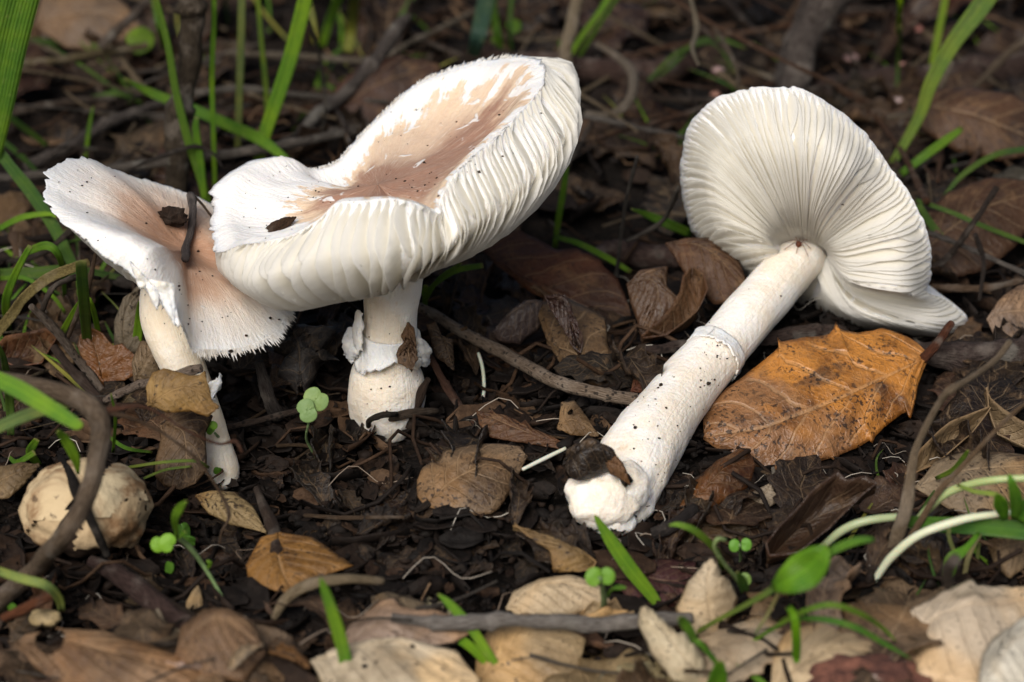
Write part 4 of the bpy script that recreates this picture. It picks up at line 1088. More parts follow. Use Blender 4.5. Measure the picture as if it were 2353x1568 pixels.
# ---- twigs, stalks and branches
g = lambda h: ('g', h)
twig('woody_stalk', upright((398, 480), [(398, 480, 26), (402, 430, 25), (412, 330, 26), (424, 200, 28), (432, 90, 29), (437, -40, 30)]), 'upright dark woody stalk with knots behind the funnel cap', (.062, .048, .032), 'stalk', m=18, knots=4, rough=.12)
twig('twig', [(960, 706, g(1.0), 12), (1060, 760, g(1.1), 13), (1150, 810, g(1.1), 15), (1290, 880, g(1.0), 16), (1380, 905, g(.9), 15), (1465, 918, g(.8), 15)], 'long speckled grey twig running between the two stems', (.33, .26, .20), mat=M_BARKF, knots=2, rough=.08)
twig('woody_vine', [(-30, 868, -7.5, 20), (60, 884, -7.6, 21), (140, 904, -7.8, 22), (205, 935, -8.0, 26), (232, 985, -8.3, 24), (226, 1050, -8.6, 23), (205, 1140, -9.0, 22), (150, 1230, -9.4, 22), (70, 1315, g(.8), 22), (-30, 1400, g(.6), 22)],
     'thick bent grey brown woody stem arching over the gall', (.22, .165, .115), 'woody stem', m=16, knots=0, rough=.08, n=90)
twig('tendril', [(236, 945, -8.0, 9), (300, 960, -7.8, 5), (380, 1000, -7.4, 4), (450, 1055, -7, 4), (500, 1120, -6.6, 4), (528, 1180, -6.3, 5), (510, 1220, -6.2, 3), (504, 1250, -6.1, 3)], 'thin dry brown tendril drooping from the bent woody stem', (.20, .13, .08), 'tendril', knots=0)
twig('tendril', [(236, 945, -8.0, 8), (330, 935, -7.9, 4), (420, 985, -7.5, 3), (500, 1020, -7, 3), (540, 1015, -6.8, 4), (556, 1040, -6.6, 3)], 'thin red brown tendril reaching to the slanting stem base', (.22, .10, .06), 'tendril', knots=0)
twig('twig', [(70, 704, g(3.0), 8), (117, 750, g(2.4), 11), (167, 816, g(1.6), 10), (205, 865, g(1.0), 10), (247, 923, g(.4), 9)], 'forked dead grey twig slanting to the orange leaf', (.26, .215, .18), mat=M_BARKF, knots=4)
twig('twig', [(98, 712, g(3.0), 6), (110, 680, g(3.4), 7), (128, 655, g(3.6), 6), (178, 636, g(3.4), 7), (230, 640, g(3.0), 4)], 'crooked dark rootlet rising from the forked dead twig', (.10, .08, .065), knots=3, rough=.3)
twig('twig', [(150, 790, g(1.8), 4), (185, 705, g(3.2), 7), (205, 650, g(4.0), 7), (222, 575, g(5), 4), (226, 562, g(5.2), 2)], 'split dry brown stalk pointing up under the funnel cap', (.17, .115, .075), 'stalk', knots=2, rough=.3)
twig('twig', [(243, 922, g(1.4), 10), (310, 890, g(2.0), 11), (383, 872, g(2.6), 12), (430, 855, g(2.8), 13), (464, 846, g(2.9), 12)], 'knobbly flecked twig lying across the yellow leaf', (.34, .27, .22), mat=M_BARKF, knots=6)
twig('twig', [(122, 796, g(1.6), 9), (160, 850, g(1.2), 11), (200, 892, g(.9), 11), (238, 925, g(.6), 10)], 'dark brown broken twig with red cut end beside the orange leaf', (.075, .052, .042), knots=2)
twig('twig', [(594, 832, g(1.4), 13), (606, 870, g(1.0), 14), (620, 920, g(.6), 15), (636, 960, g(.2), 16)], 'short charcoal twig upright between the two standing mushrooms', (.07, .06, .056), knots=2)
twig('twig', [(490, 988, g(.4), 7), (567, 973, g(.5), 7), (640, 955, g(.5), 8), (690, 942, g(.5), 6)], 'thin dark twig beside the two lobed seedling', (.11, .08, .065), mat=M_BARKF, knots=3)
twig('twig', [(588, 1125, g(.8), 8), (600, 1160, g(.8), 10), (622, 1210, g(.8), 14), (638, 1275, g(.9), 17)], 'stubby dark twig with orange cut end over the amber leaf', (.095, .065, .05), knots=1)
twig('twig', [(205, 1288, g(.6), 15), (270, 1320, g(.6), 22), (350, 1375, g(.6), 24), (440, 1440, g(.5), 25)], 'smooth plum brown stick beneath the gall', (.085, .052, .046), 'stick', knots=0, m=12)
twig('twig', [(5, 1420, g(1), 9), (60, 1395, g(1), 13), (130, 1365, g(1), 11)], 'short orange red stalk under the bent woody stem', (.32, .12, .055), 'stalk', knots=0, rough=.08)
twig('twig', [(870, 965, g(.3), 10), (905, 960, g(.6), 11), (950, 950, g(.7), 10), (1005, 945, g(.5), 8)], 'curved dark root bit lying against the ringed stem base', (.10, .075, .055), 'root', knots=2)
twig('twig', [(848, 985, g(.1), 6), (850, 968, g(.8), 7), (880, 955, g(1.1), 8), (910, 953, g(.8), 7)], 'hooked blackish rootlet in front of the ringed stem', (.05, .038, .03), 'root', knots=1)
twig('twig', [(990, 820, g(1.4), 8), (1020, 880, g(1.0), 9), (1055, 930, g(.6), 10), (1100, 975, g(.2), 9)], 'reddish brown stick slanting down to the spiny brown leaf', (.12, .06, .04), knots=2)
twig('twig', [(940, 985, g(.2), 9), (950, 940, g(.6), 11), (965, 905, g(1), 11), (985, 870, g(1.4), 7)], 'dark bark sliver beside the ringed stem bulb', (.075, .048, .035), 'bark', knots=0)
twig('white_root', [(1098, 812, g(1.0), 4), (1108, 845, g(.8), 4), (1112, 890, g(.5), 4), (1110, 925, g(.3), 4), (1120, 952, g(.1), 3)], 'thin white sprout curving below the speckled twig', (.55, .58, .50), 'sprout', mat=M_PALE, knots=0, rough=.05)
twig('white_root', [(1200, 1080, g(.3), 4), (1250, 1055, g(.4), 5), (1300, 1030, g(.5), 4)], 'thin white strand beside the lone grey tan leaf', (.55, .56, .50), 'sprout', mat=M_PALE, knots=0, rough=.05)
twig('branch', [(1470, 806, g(.6), 9), (1560, 798, g(.7), 13), (1660, 788, g(.6), 15), (1760, 775, g(.6), 16), (1860, 768, g(.6), 18), (1940, 770, g(.5), 20)], 'dark lichen flecked branch passing behind the leaning stem', (.085, .06, .052), 'branch', mat=M_BARKF, m=14, knots=4)
twig('branch', [(2090, 800, g(.5), 24), (2160, 815, g(.7), 34), (2240, 815, g(.7), 36), (2320, 808, g(.7), 32), (2420, 815, g(.6), 30)], 'thick dark decaying branch behind the golden leaf stalk', (.075, .055, .05), 'branch', m=18, knots=3, rough=.3, freq=110)
twig('branch', upright((1800, 260), [(1795, 262, 34), (1812, 180, 38), (1850, 80, 42), (1890, 10, 44), (1925, -50, 46)], lean=.2), 'thick grey bare branch rising behind the fallen mushroom', (.085, .072, .066), 'branch', m=20, knots=2, rough=.16)
twig('branch', [(1080, 128, g(1.0), 26), (1250, 150, g(1.0), 32), (1450, 160, g(1.0), 30), (1600, 140, g(.8), 26)], 'rotten brown log lying behind the open cap', (.085, .052, .043), 'log', m=20, knots=2, rough=.3, freq=70)  # this log and the next have the shade at the back in their colour
twig('branch', [(1880, 205, g(.8), 26), (2050, 190, g(.9), 32), (2230, 175, g(.9), 34), (2420, 150, g(.9), 34)], 'dark rotten log carrying tiny pink fungi', (.06, .038, .032), 'log', m=20, knots=2, rough=.3, freq=70)
twig('branch', [(1350, 600, g(.6), 20), (1420, 575, g(.7), 26), (1520, 590, g(.7), 28), (1600, 600, g(.6), 26)], 'short dark log between the standing cap and fallen cap', (.085, .055, .048), 'log', m=16, knots=2, rough=.3, freq=80)
BT = 'thin twigs tangled behind the mushrooms'
for pts, lab, colr in [
    ([(-20, 408, g(1.0), 9), (120, 400, g(1.2), 11), (300, 383, g(1.4), 11), (480, 360, g(1.5), 11), (640, 335, g(1.5), 11), (820, 303, g(1.2), 10)], 'long straight grey twig behind both standing caps', (.24, .215, .19)),
    ([(60, 385, g(.6), 13), (160, 335, g(.9), 14), (240, 285, g(1.0), 13), (330, 250, g(1), 11), (410, 228, g(.8), 9)], 'knotty grey brown twig slanting up to the woody stalk', (.19, .165, .15)),
    ([(690, 310, g(.6), 14), (740, 255, g(1.4), 15), (800, 205, g(2.0), 15), (870, 130, g(3.0), 16), (925, 55, g(4), 14), (940, 40, g(4.2), 10)], 'rough dark twig with lichen knobs behind the open cap', (.145, .125, .115)),
    ([(390, 235, g(1.6), 7), (460, 212, g(2), 8), (560, 205, g(2), 8), (680, 218, g(1.8), 6), (890, 235, g(1.5), 4)], 'fine pale grey twig crossing behind grass stems', (.26, .24, .21)),
    ([(1340, 268, g(1.6), 6), (1420, 282, g(1.5), 6), (1500, 300, g(1.2), 6), (1590, 322, g(1.0), 5)], 'thin grey twig between the open cap and fallen cap', (.27, .25, .23)),
    ([(1535, -10, g(5), 4), (1650, 62, g(4), 5), (1800, 140, g(3), 5), (1920, 195, g(2.4), 5), (2000, 236, g(2), 4)], 'slender red brown stalk slanting above the fallen cap', (.20, .11, .065)),
    ([(1560, 20, g(4), 4), (1620, 70, g(3), 4), (1700, 150, g(2), 4), (1770, 210, g(1.2), 4)], 'thin brown stem crossing above the fallen cap', (.15, .10, .075)),
    ([(2130, 535, g(1.4), 6), (2210, 565, g(1.3), 6), (2290, 600, g(1.2), 6), (2400, 650, g(1.0), 6)], 'straight thin grey twig beside the gill edge', (.22, .20, .185)),
    ([(2100, 640, g(.6), 5), (2180, 590, g(1.0), 6), (2230, 520, g(2), 7), (2290, 430, g(3), 7)], 'dark thin twig crossing the big dark leaf', (.075, .055, .045)),
    ([(2140, 655, g(.6), 8), (2230, 662, g(.8), 9), (2310, 655, g(.8), 7), (2400, 632, g(.8), 6)], 'tan and red dry stem beside the folded margin', (.30, .20, .13)),
    ([(2040, 270, g(2), 4), (2100, 262, g(2), 6), (2150, 245, g(2.2), 7), (2162, 200, g(3.2), 6), (2190, 140, g(4), 4)], 'withered pale grass strip bent over the thick stalk', (.36, .30, .22)),
    ([(2190, 250, g(1.4), 5), (2270, 170, g(2.4), 8), (2330, 110, g(3.2), 9), (2400, 60, g(4), 9)], 'dry tan twig rising behind the mottled leaf', (.24, .185, .13)),
    ([(290, 395, g(2.2), 4), (340, 372, g(2.8), 5), (400, 350, g(3.2), 5), (450, 338, g(3.2), 5), (490, 355, g(2.6), 4), (510, 385, g(2), 3)], 'curved black wiry tendril behind the funnel cap', (.09, .075, .065)),
    ([(735, 330, g(1), 3), (748, 240, g(2.4), 3), (735, 130, g(5), 4), (700, 20, g(7), 4)], 'hair thin dark stem behind the open cap', (.10, .09, .07)),
    ([(520, 120, g(1.6), 7), (700, 130, g(1.8), 8), (860, 135, g(1.8), 8), (960, 90, g(2), 7), (1120, 10, g(2.4), 6)], 'pale bent straw stem behind the open cap', (.28, .24, .18)),
    ([(0, 150, g(1.2), 8), (120, 140, g(1.4), 9), (270, 118, g(1.6), 9), (340, 105, g(1.8), 8)], 'yellowish dry stem beneath the smooth grey brown leaf', (.26, .21, .11)),
    ([(230, 110, g(2), 8), (280, 60, g(3), 9), (340, 0, g(4), 9)], 'brown twig leaning beside the woody stalk', (.19, .15, .12)),
    ([(0, 265, g(1), 9), (150, 235, g(1.2), 10), (260, 225, g(1.2), 9), (380, 210, g(1), 8)], 'dull brown twig low behind the funnel cap', (.13, .095, .07)),
    ([(1415, 640, g(.8), 4), (1435, 480, g(3.2), 4), (1465, 360, g(5), 4)], 'thin upright grey stem between the two big caps', (.16, .15, .14)),
    ([(1440, 555, g(1.2), 4), (1490, 530, g(1.8), 6), (1530, 500, g(2.4), 6), (1560, 430, g(4), 5)], 'grey splintered twig beside the fallen cap', (.25, .225, .2)),
    ([(2250, 690, g(.6), 4), (2260, 600, g(1.6), 5), (2240, 540, g(2.4), 5)], 'short dark twig near the thin grey twig', (.10, .08, .07)),
    ([(1700, 240, g(1), 4), (1690, 150, g(2.6), 5), (1640, 60, g(4), 5)], 'faded straw stem above the fallen cap', (.25, .20, .15)),
    ([(20, 600, g(.6), 6), (80, 590, g(1.0), 8), (130, 560, g(1.6), 8), (190, 500, g(2.2), 6)], 'dark forked twig behind the curved grass', (.09, .07, .055)),
    ([(250, 640, g(.6), 12), (300, 655, g(.8), 13), (340, 640, g(.8), 12)], 'mossy dark stick end under the funnel cap', (.10, .085, .075)),
    ([(700, 1185, g(.4), 5), (830, 1190, g(.6), 5), (930, 1190, g(.6), 5)], 'thin brown straw lying on bare soil', (.24, .16, .10)),
    ([(1500, 1225, g(.3), 14), (1560, 1200, g(.5), 17), (1600, 1170, g(.5), 15)], 'dark stick beside the earthy bulb', (.06, .05, .048)),
    ]:
    twig('twig', pts, lab, tuple(v * .68 for v in colr), group=BT)  # twig colours scaled down, mostly for shade at the back
twig('dry_stalk', upright((1305, 240), [(1305, 240, 14), (1302, 130, 15), (1318, 60, 15), (1335, -30, 15)]), 'pale dead upright stalk behind the open cap', (.36, .30, .21), 'stalk', mat=M_STRAW, knots=0, rough=.1)
twig('withered_grass_shoot', [(1580, -20, g(7), 4), (1600, 60, g(5.6), 7), (1592, 110, g(5), 5), (1605, 150, g(4.4), 3)], 'dangling withered grass above the fallen cap', (.34, .30, .22), 'grass blade', mat=M_STRAW, knots=0)
twig('withered_grass_shoot', [(1370, 100, g(3), 6), (1420, 130, g(2.6), 9), (1455, 175, g(2.2), 12), (1450, 230, g(1.6), 11), (1400, 265, g(1.2), 8), (1345, 262, g(1), 6)], 'curled withered grass blade beside the open cap', (.28, .24, .19), 'grass blade', mat=M_STRAW, knots=0, rough=.1)
twig('dry_straw', [(2052, 1285, g(.3), 15), (2075, 1180, g(1.6), 17), (2090, 1110, g(2.4), 13), (2108, 1020, g(3.4), 9), (2160, 925, g(4.6), 8), (2185, 897, g(5), 9), (2232, 870, g(5), 7), (2285, 830, g(5), 7), (2320, 785, g(5.2), 7)], 'long bent pale straw rising from beside the cupped leaf', (.37, .29, .20), 'straw', mat=M_STRAW, knots=1, rough=.1)
twig('dry_straw', [(2070, 1270, g(.4), 9), (2150, 1140, g(2.0), 7), (2230, 1050, g(3.0), 6), (2330, 950, g(4.2), 5), (2400, 900, g(5), 5)], 'slim tan straw leaning against the bent straw', (.34, .23, .14), 'straw', mat=M_STRAW, knots=0, rough=.1)
twig('lichen_twig', [(900, 1420, g(.8), 13), (1010, 1432, g(.9), 16), (1130, 1424, g(1.0), 17), (1260, 1432, g(1.0), 18), (1400, 1432, g(.9), 18), (1500, 1425, g(.9), 17), (1590, 1420, g(.8), 15)], 'straight twig covered in pale grey lichen', (.36, .34, .32), mat=M_BARK, knots=4, rough=.3, m=14)
twig('leaf_stalk', [(630, 1420, g(.3), 10), (660, 1375, g(.8), 14), (720, 1340, g(1.2), 15), (800, 1330, g(1.3), 13), (880, 1335, g(1.0), 9)], 'arched cream coloured dead stalk in front of the amber leaf', (.42, .34, .22), 'stalk', knots=1, rough=.12)
twig('dead_twig', [(1900, 1345, g(.2), 10), (1895, 1300, g(1.4), 13), (1880, 1270, g(2), 14)], 'stubby grey twig tip poking above the pale crumpled leaf', (.20, .165, .15), knots=0)
twig('dead_twig', [(2175, 1350, g(2.4), 11), (2180, 1310, g(3.4), 14), (2200, 1285, g(4), 16)], 'short bent grey twig standing on the pale crumpled leaf', (.21, .17, .15), knots=0)
twig('whitish_stem', [(2008, 1335, g(.1), 8), (2050, 1280, g(.8), 10), (2110, 1232, g(1.4), 10), (2200, 1198, g(1.8), 10), (2290, 1182, g(2), 8), (2420, 1170, g(2.2), 7)], 'thick whitish underground grass stem arching to the green tuft', (.58, .60, .46), 'grass stem', mat=M_PALE, knots=0, rough=.04)
twig('whitish_stem', [(2090, 1215, g(.8), 9), (2140, 1160, g(1.6), 10), (2200, 1120, g(2.2), 10), (2290, 1102, g(2.6), 9), (2420, 1098, g(2.8), 9)], 'pale green grass stem arching above the whitish one', (.36, .43, .20), 'grass stem', mat=M_PALE, knots=0, rough=.04)
twig('whitish_stem', [(1882, 1262, g(.4), 9), (1930, 1222, g(1.0), 10), (1990, 1198, g(1.3), 10), (2070, 1188, g(1.3), 9)], 'pale green stem inside the cupped leaf', (.33, .38, .22), 'grass stem', mat=M_PALE, knots=0, rough=.04)

# loose stems and twig bits through the litter
rt = random.Random(77)
def loose(n, box, ln, rad, cols, where, group, up=(.3, 1.6)):
    for _ in range(n):
        x, y = rt.uniform(box[0], box[2]), rt.uniform(box[1], box[3]); a = rt.gauss(0, .55) + (math.pi if rt.random() < .5 else 0) if rt.random() < .7 else rt.uniform(0, 6.28)
        l = rt.uniform(*ln); b = rt.uniform(-.35, .35); h0, h1 = rt.uniform(*up), rt.uniform(*up); r = rt.uniform(*rad)
        pts = [(x + math.cos(a) * l * (t - .5) - math.sin(a) * b * l * (t - .5) ** 2, y - (math.sin(a) * .6) * l * (t - .5) + b * l * (t - .5) ** 2, ('g', h0 + (h1 - h0) * t), r * (1 - .4 * t)) for t in (0, .33, .66, 1)]
        cn, cv = rt.choice(cols); f = rt.uniform(.7, 1.2)
        if not clear_of_mushrooms([V(q[0], q[1], lift(q[0], q[1], q[2][1])) for q in pts] + [V((pts[i][0] + pts[i + 1][0]) / 2, (pts[i][1] + pts[i + 1][1]) / 2, lift((pts[i][0] + pts[i + 1][0]) / 2, (pts[i][1] + pts[i + 1][1]) / 2, pts[i][2][1])) for i in range(3)]): continue
        sz = ('short' if l < ln[0] + (ln[1] - ln[0]) * .4 else 'long') + (' thick' if r > (rad[0] + rad[1]) / 2 else ' thin') + (' curved' if abs(b) > .17 else ' straight')
        twig('dead_stalk_piece', pts, f'{sz} {cn} {where}', tuple(v * f for v in cv), 'dry stem', group=group, m=7, knots=1, mat=rt.choice([M_BARK, M_STRAW]))
loose(86, (0, -10, 2353, 340), (160, 560), (2.5, 8), [('straw coloured', (.30, .235, .15)), ('grey', (.22, .20, .18)), ('dark brown', (.055, .038, .027)), ('reddish', (.13, .065, .035))], 'dead stem tangled behind the mushrooms', 'dead stems behind the mushrooms')
loose(34, (1300, 330, 2353, 640), (120, 320), (2, 6), [('straw coloured', (.26, .20, .13)), ('grey', (.19, .175, .16)), ('dark brown', (.05, .035, .025))], 'dead stem around the fallen cap', 'dead stems around the fallen cap', (.2, 1.0))
loose(24, (0, 430, 420, 1000), (100, 280), (2, 6), [('straw coloured', (.22, .17, .10)), ('grey', (.15, .135, .12)), ('dark brown', (.06, .042, .03))], 'dead stem in grass by the funnel mushroom', 'dead stems by the funnel mushroom', (.2, 1.2))
loose(26, (420, 900, 1800, 1400), (60, 200), (1.5, 6), [('dark brown', (.05, .033, .023)), ('blackish', (.022, .016, .012)), ('tan', (.18, .12, .07))], 'twig bit lying on bare soil', 'twig bits on the bare soil', (.05, .4))
loose(22, (0, 1380, 2353, 1560), (90, 260), (2, 7), [('tan', (.24, .17, .10)), ('grey', (.20, .18, .16)), ('dark brown', (.06, .042, .03))], 'twig bit among the pale leaves', 'twig bits among the pale leaves', (.3, 1.2))
# ------------------------------------------------------------------ grass and seedlings
GR, GRB, GRD, GRP = (.085, .19, .018), (.13, .27, .022), (.05, .105, .022), (.20, .27, .10)
def up_blade(base, pts, label, color, lean=KV, shift=0.0, name='grass_shoot', **kw):
    return blade(name, upright(base, pts, lean, shift), label, color, **kw)

up_blade((-60, 640), [(-40, 400, 60), (-12, 260, 76), (18, 110, 84), (48, -10, 86), (62, -60, 84)], 'broad green grass blade standing beside the funnel cap', GR, fold=.2)
up_blade((480, 520), [(478, 480, 18), (462, 410, 20), (432, 320, 20), (404, 210, 17), (385, 100, 16), (350, -30, 15)], 'slim green grass blade crossing in front of the woody stalk', (.07, .15, .022))
up_blade((455, 520), [(470, 470, 12), (462, 380, 16), (450, 300, 16), (452, 270, 10)], 'short green blade between funnel cap and open cap', GR)
up_blade((495, 470), [(494, 430, 10), (491, 330, 11), (487, 180, 12), (491, 60, 12), (492, -30, 11)], 'straight bright green grass stem rising behind the open cap', GRB)
up_blade((545, 360), [(546, 350, 14), (550, 220, 16), (554, 90, 17), (556, -30, 16)], 'pale jointed grass stem behind the open cap', (.14, .18, .06))
up_blade((620, 330), [(616, 300, 11), (611, 200, 12), (600, 90, 11), (591, -30, 11)], 'thin green grass stem beside the pale jointed stem', (.12, .20, .03))
up_blade((585, 430), [(592, 385, 22), (605, 320, 28), (632, 240, 32), (668, 130, 34), (696, 20, 34), (708, -40, 32)], 'wide bright green blade leaning behind the open cap', (.13, .26, .02))
blade('grass_shoot', [(660, 368, g(1.6), 16), (600, 322, g(2.0), 26), (520, 285, g(2.6), 26), (440, 250, g(3.0), 24), (350, 215, g(3.2), 20), (285, 180, g(3.6), 4)], 'green blade lying nearly level behind the woody stalk', GR)
up_blade((200, 690), [(188, 650, 18), (160, 595, 24), (120, 515, 28), (70, 440, 30), (25, 385, 26), (-15, 330, 24)], 'hairy dark green blade crossing below the funnel cap', (.055, .125, .025), lean=-.1)
blade('grass_shoot', [(112, 338, g(.5), 10), (70, 305, g(1), 14), (20, 268, g(1.6), 15), (-20, 240, g(2), 14)], 'short arching green blade behind the hairy blade', GRD)
blade('grass_shoot', [(90, 400, g(.5), 8), (50, 360, g(1), 12), (0, 320, g(1.4), 12), (-30, 300, g(1.4), 12)], 'olive grass blade behind the funnel cap edge', GRD)
up_blade((198, 400), [(196, 365, 8), (204, 300, 9), (214, 245, 4)], 'short upright green shoot above the funnel cap', GR)
up_blade((1300, 200), [(1300, 140, 12), (1340, 80, 13), (1380, 25, 13), (1420, -40, 12)], 'green blade leaning beside the pale dead stalk', GRB)
up_blade((1285, 190), [(1296, 150, 12), (1290, 115, 10), (1284, 92, 3)], 'tiny pointed green shoot at the open cap edge', GR)
up_blade((1320, 190), [(1318, 150, 9), (1365, 75, 10), (1415, 0, 10), (1440, -40, 10)], 'second green blade leaning beside the pale dead stalk', GR)
up_blade((1275, 590), [(1275, 570, 11), (1284, 500, 14), (1296, 430, 14), (1302, 380, 10)], 'green grass stem hanging below the open cap', GR)
blade('grass_shoot', [(1278, 545, g(1.4), 10), (1330, 560, g(1.6), 13), (1390, 590, g(1.4), 14), (1450, 625, g(1.0), 10)], 'green blade slanting over the broad reddish leaf', GR)
blade('grass_shoot', [(1590, 538, g(1.0), 18), (1540, 517, g(1.6), 22), (1490, 495, g(2.0), 16), (1450, 480, g(2.4), 3)], 'short pointed green blade poking out beside the fallen cap', GR)
up_blade((2040, 400), [(2050, 378, 17), (2090, 310, 22), (2118, 255, 26), (2140, 190, 32), (2190, 100, 36), (2250, 20, 44), (2290, -40, 46)], 'thick green grass stalk rising behind the fallen cap', (.12, .20, .04), fold=.5)
up_blade((2130, 230), [(2136, 195, 16), (2150, 110, 16), (2168, 20, 16), (2176, -40, 15)], 'second thinner green stalk forking from the thick stalk', (.13, .23, .03))
blade('grass_shoot', [(2070, 400, g(.8), 16), (2120, 362, g(1.6), 20), (2170, 325, g(2.2), 20), (2212, 295, g(2.6), 12)], 'green blade slanting behind the fallen cap edge', GR)
blade('grass_shoot', [(2170, 450, g(.8), 8), (2215, 400, g(1.6), 12), (2290, 355, g(2.2), 14), (2380, 340, g(2.4), 13)], 'curved green blade over the big dark leaf', GRD)
blade('grass_shoot', [(2105, 460, g(1.4), 9), (2190, 490, g(1.4), 11), (2260, 520, g(1.4), 11), (2390, 570, g(1.2), 10)], 'thin level green blade beside the gill edge', GRD)
blade('grass_shoot', [(2110, 470, g(1.6), 14), (2150, 530, g(1.0), 18), (2200, 585, g(.6), 14), (2215, 600, g(.4), 4)], 'short dark green blade hanging by the gill edge', GRD)
for pts, lab, c in [
    ([(740, 110, g(.6), 16), (760, 40, g(2), 20), (790, -30, g(4), 20)], 'wide soft green blade behind the open cap', GR),
    ([(800, 120, g(.6), 22), (808, 60, g(1.6), 24), (818, -30, g(4), 22)], 'upright olive green stalk behind the open cap', (.12, .15, .035)),
    ([(880, 110, g(.6), 10), (910, 60, g(1.6), 12), (955, -20, g(3), 12)], 'thin green blade behind the rough dark twig', GRD),
    ([(1155, 130, g(.6), 14), (1140, 60, g(2), 17), (1128, -30, g(4), 17)], 'green blade standing above the open cap rim', GR),
    ([(1085, 140, g(1.0), 24), (1100, 80, g(2.6), 36), (1115, 10, g(4), 38), (1122, -40, g(5), 36)], 'bluish green broad blade behind the open cap', (.035, .075, .055)),
    ([(1175, 120, g(.6), 8), (1172, 50, g(2), 10), (1178, -30, g(4), 10)], 'faint green stem above the open cap', GRD),
    ([(1500, 190, g(.6), 6), (1560, 135, g(1.6), 10), (1600, 96, g(2), 10), (1660, 92, g(2), 10), (1715, 112, g(1.4), 4)], 'arched green blade above the fallen cap', GRD),
    ([(1490, 185, g(1), 7), (1560, 120, g(2), 9), (1640, 100, g(2), 8), (1690, 170, g(1.2), 6)], 'thin curved green stem near the bare branch', GRD),
    ([(2062, 80, g(3), 8), (2068, 20, g(5), 12), (2070, -30, g(6), 12)], 'short lime green stem above the rotten log', (.16, .30, .01)),
    ([(2060, 230, g(.6), 6), (2064, 140, g(2), 8), (2070, 60, g(4), 9)], 'slim dark green stem on the rotten log', GRD),
    ([(0, 90, g(.6), 10), (110, 96, g(1), 14), (230, 108, g(1), 12)], 'level green blade under the smooth grey brown leaf', GRD),
    ([(210, 225, g(1), 9), (270, 215, g(1.4), 12), (330, 238, g(1), 8)], 'low arched green blade above the grey twig', GRD),
    ([(380, 130, g(.6), 9), (365, 60, g(2.6), 12), (352, -20, g(4.6), 12)], 'green stem beside the woody stalk', GR)]:
    blade('grass_shoot', pts, lab, c, group='grass blades behind the mushrooms')
# grass round the left edge, below the funnel cap
for pts, lab, c in [
    ([(205, 860, g(.3), 16), (200, 780, g(1.8), 22), (192, 680, g(4), 26), (186, 600, g(5.6), 26)], 'upright ribbed green blade beside the split dry stalk', (.07, .17, .03)),
    ([(230, 850, g(.3), 8), (225, 760, g(1.8), 12), (205, 690, g(3), 12), (180, 700, g(2.6), 10), (140, 770, g(1.2), 16)], 'looped green blade curling beside the ribbed blade', GRB),
    ([(150, 690, g(.8), 8), (140, 600, g(2.6), 14), (110, 565, g(3.2), 20), (60, 580, g(2.8), 16)], 'bent green blade arching under the hairy blade', GR),
    ([(20, 760, g(.4), 14), (14, 690, g(1.8), 20), (40, 620, g(3), 16), (70, 565, g(4), 12)], 'wide green blade curving up beside the straw', GRB),
    ([(0, 640, g(1), 10), (60, 640, g(1.3), 10), (120, 680, g(1), 9), (150, 720, g(.6), 8)], 'thin green blade drooping towards the forked twig', GR),
    ([(0, 630, g(1), 24), (80, 628, g(1.2), 28), (170, 622, g(1.2), 24), (290, 640, g(.8), 10)], 'broad dark green blade lying level under the funnel cap', GRD),
    ([(-10, 530, g(2), 12), (50, 500, g(2.6), 14), (110, 492, g(2.6), 10), (130, 500, g(2.4), 4)], 'slender green blade crossing the crumbling wood chip', GRB),
    ([(320, 800, g(.8), 22), (308, 850, g(.6), 22), (322, 720, g(2.4), 20), (326, 690, g(3), 12)], 'green strip squeezed beside the pale stem', GRB),
    ([(25, 1000, g(.4), 16), (22, 920, g(1.4), 20), (10, 830, g(3), 14), (-5, 790, g(3.6), 6)], 'curved green stem beside the cupped rusty leaf', GRD),
    ([(90, 1070, g(.4), 14), (70, 1040, g(1), 22), (85, 1010, g(1.6), 14)], 'short green blade above the cracked gall', GR),
    ([(20, 1050, g(.6), 8), (40, 1062, g(.8), 12), (80, 1040, g(1.2), 14)], 'small curved green blade beside the tan curled leaf', GR),
    ([(290, 1075, g(.8), 6), (380, 1062, g(1.4), 7), (450, 1060, g(1.4), 7), (480, 1075, g(1.0), 6)], 'thin bright green stem lying behind the gall', (.16, .24, .05)),
    ([(330, 1100, g(.8), 5), (380, 1080, g(1.0), 6), (440, 1072, g(1), 5)], 'fine green stem lying behind the gall', (.14, .22, .05)),
    ([(260, 1040, g(.8), 6), (265, 960, g(2.4), 7), (255, 905, g(3.4), 4)], 'upright fine green stem behind the bent woody stem', GR),
    ([(245, 1000, g(1), 7), (290, 1030, g(.9), 9), (350, 1040, g(.6), 5)], 'low green blade beside the decayed leaf', GR)]:
    blade('grass_shoot', pts, lab, c, group='grass among the litter beside the funnel mushroom')
blade('straw', [(-20, 780, g(1.2), 24), (30, 720, g(2), 24), (55, 685, g(2.6), 22), (110, 640, g(3.2), 24), (170, 615, g(3.6), 22), (205, 602, g(3.8), 16)], 'jointed yellow straw blade below the funnel cap', (.34, .28, .11), cat='straw', fold=.5, mat=M_STRAW)
blade('grass_shoot', [(-30, 862, -9.3, 34), (40, 893, -9.5, 40), (110, 935, -9.7, 38), (175, 975, -9.9, 26), (186, 985, -9.9, 10)], 'bright green blade lying over the bent woody stem', (.15, .31, .03))
blade('grass_shoot', [(-20, 990, -8.4, 26), (60, 955, -8.0, 28), (130, 936, -7.8, 20), (170, 930, -7.6, 8)], 'pale green blade under the bright green blade', (.22, .30, .09))
blade('grass_shoot', [(180, 1090, g(2.6), 6), (172, 1050, g(3.2), 22), (150, 1010, g(3.8), 22), (132, 990, g(4.2), 10)], 'pointed green leaf hanging over the gall', GRB)
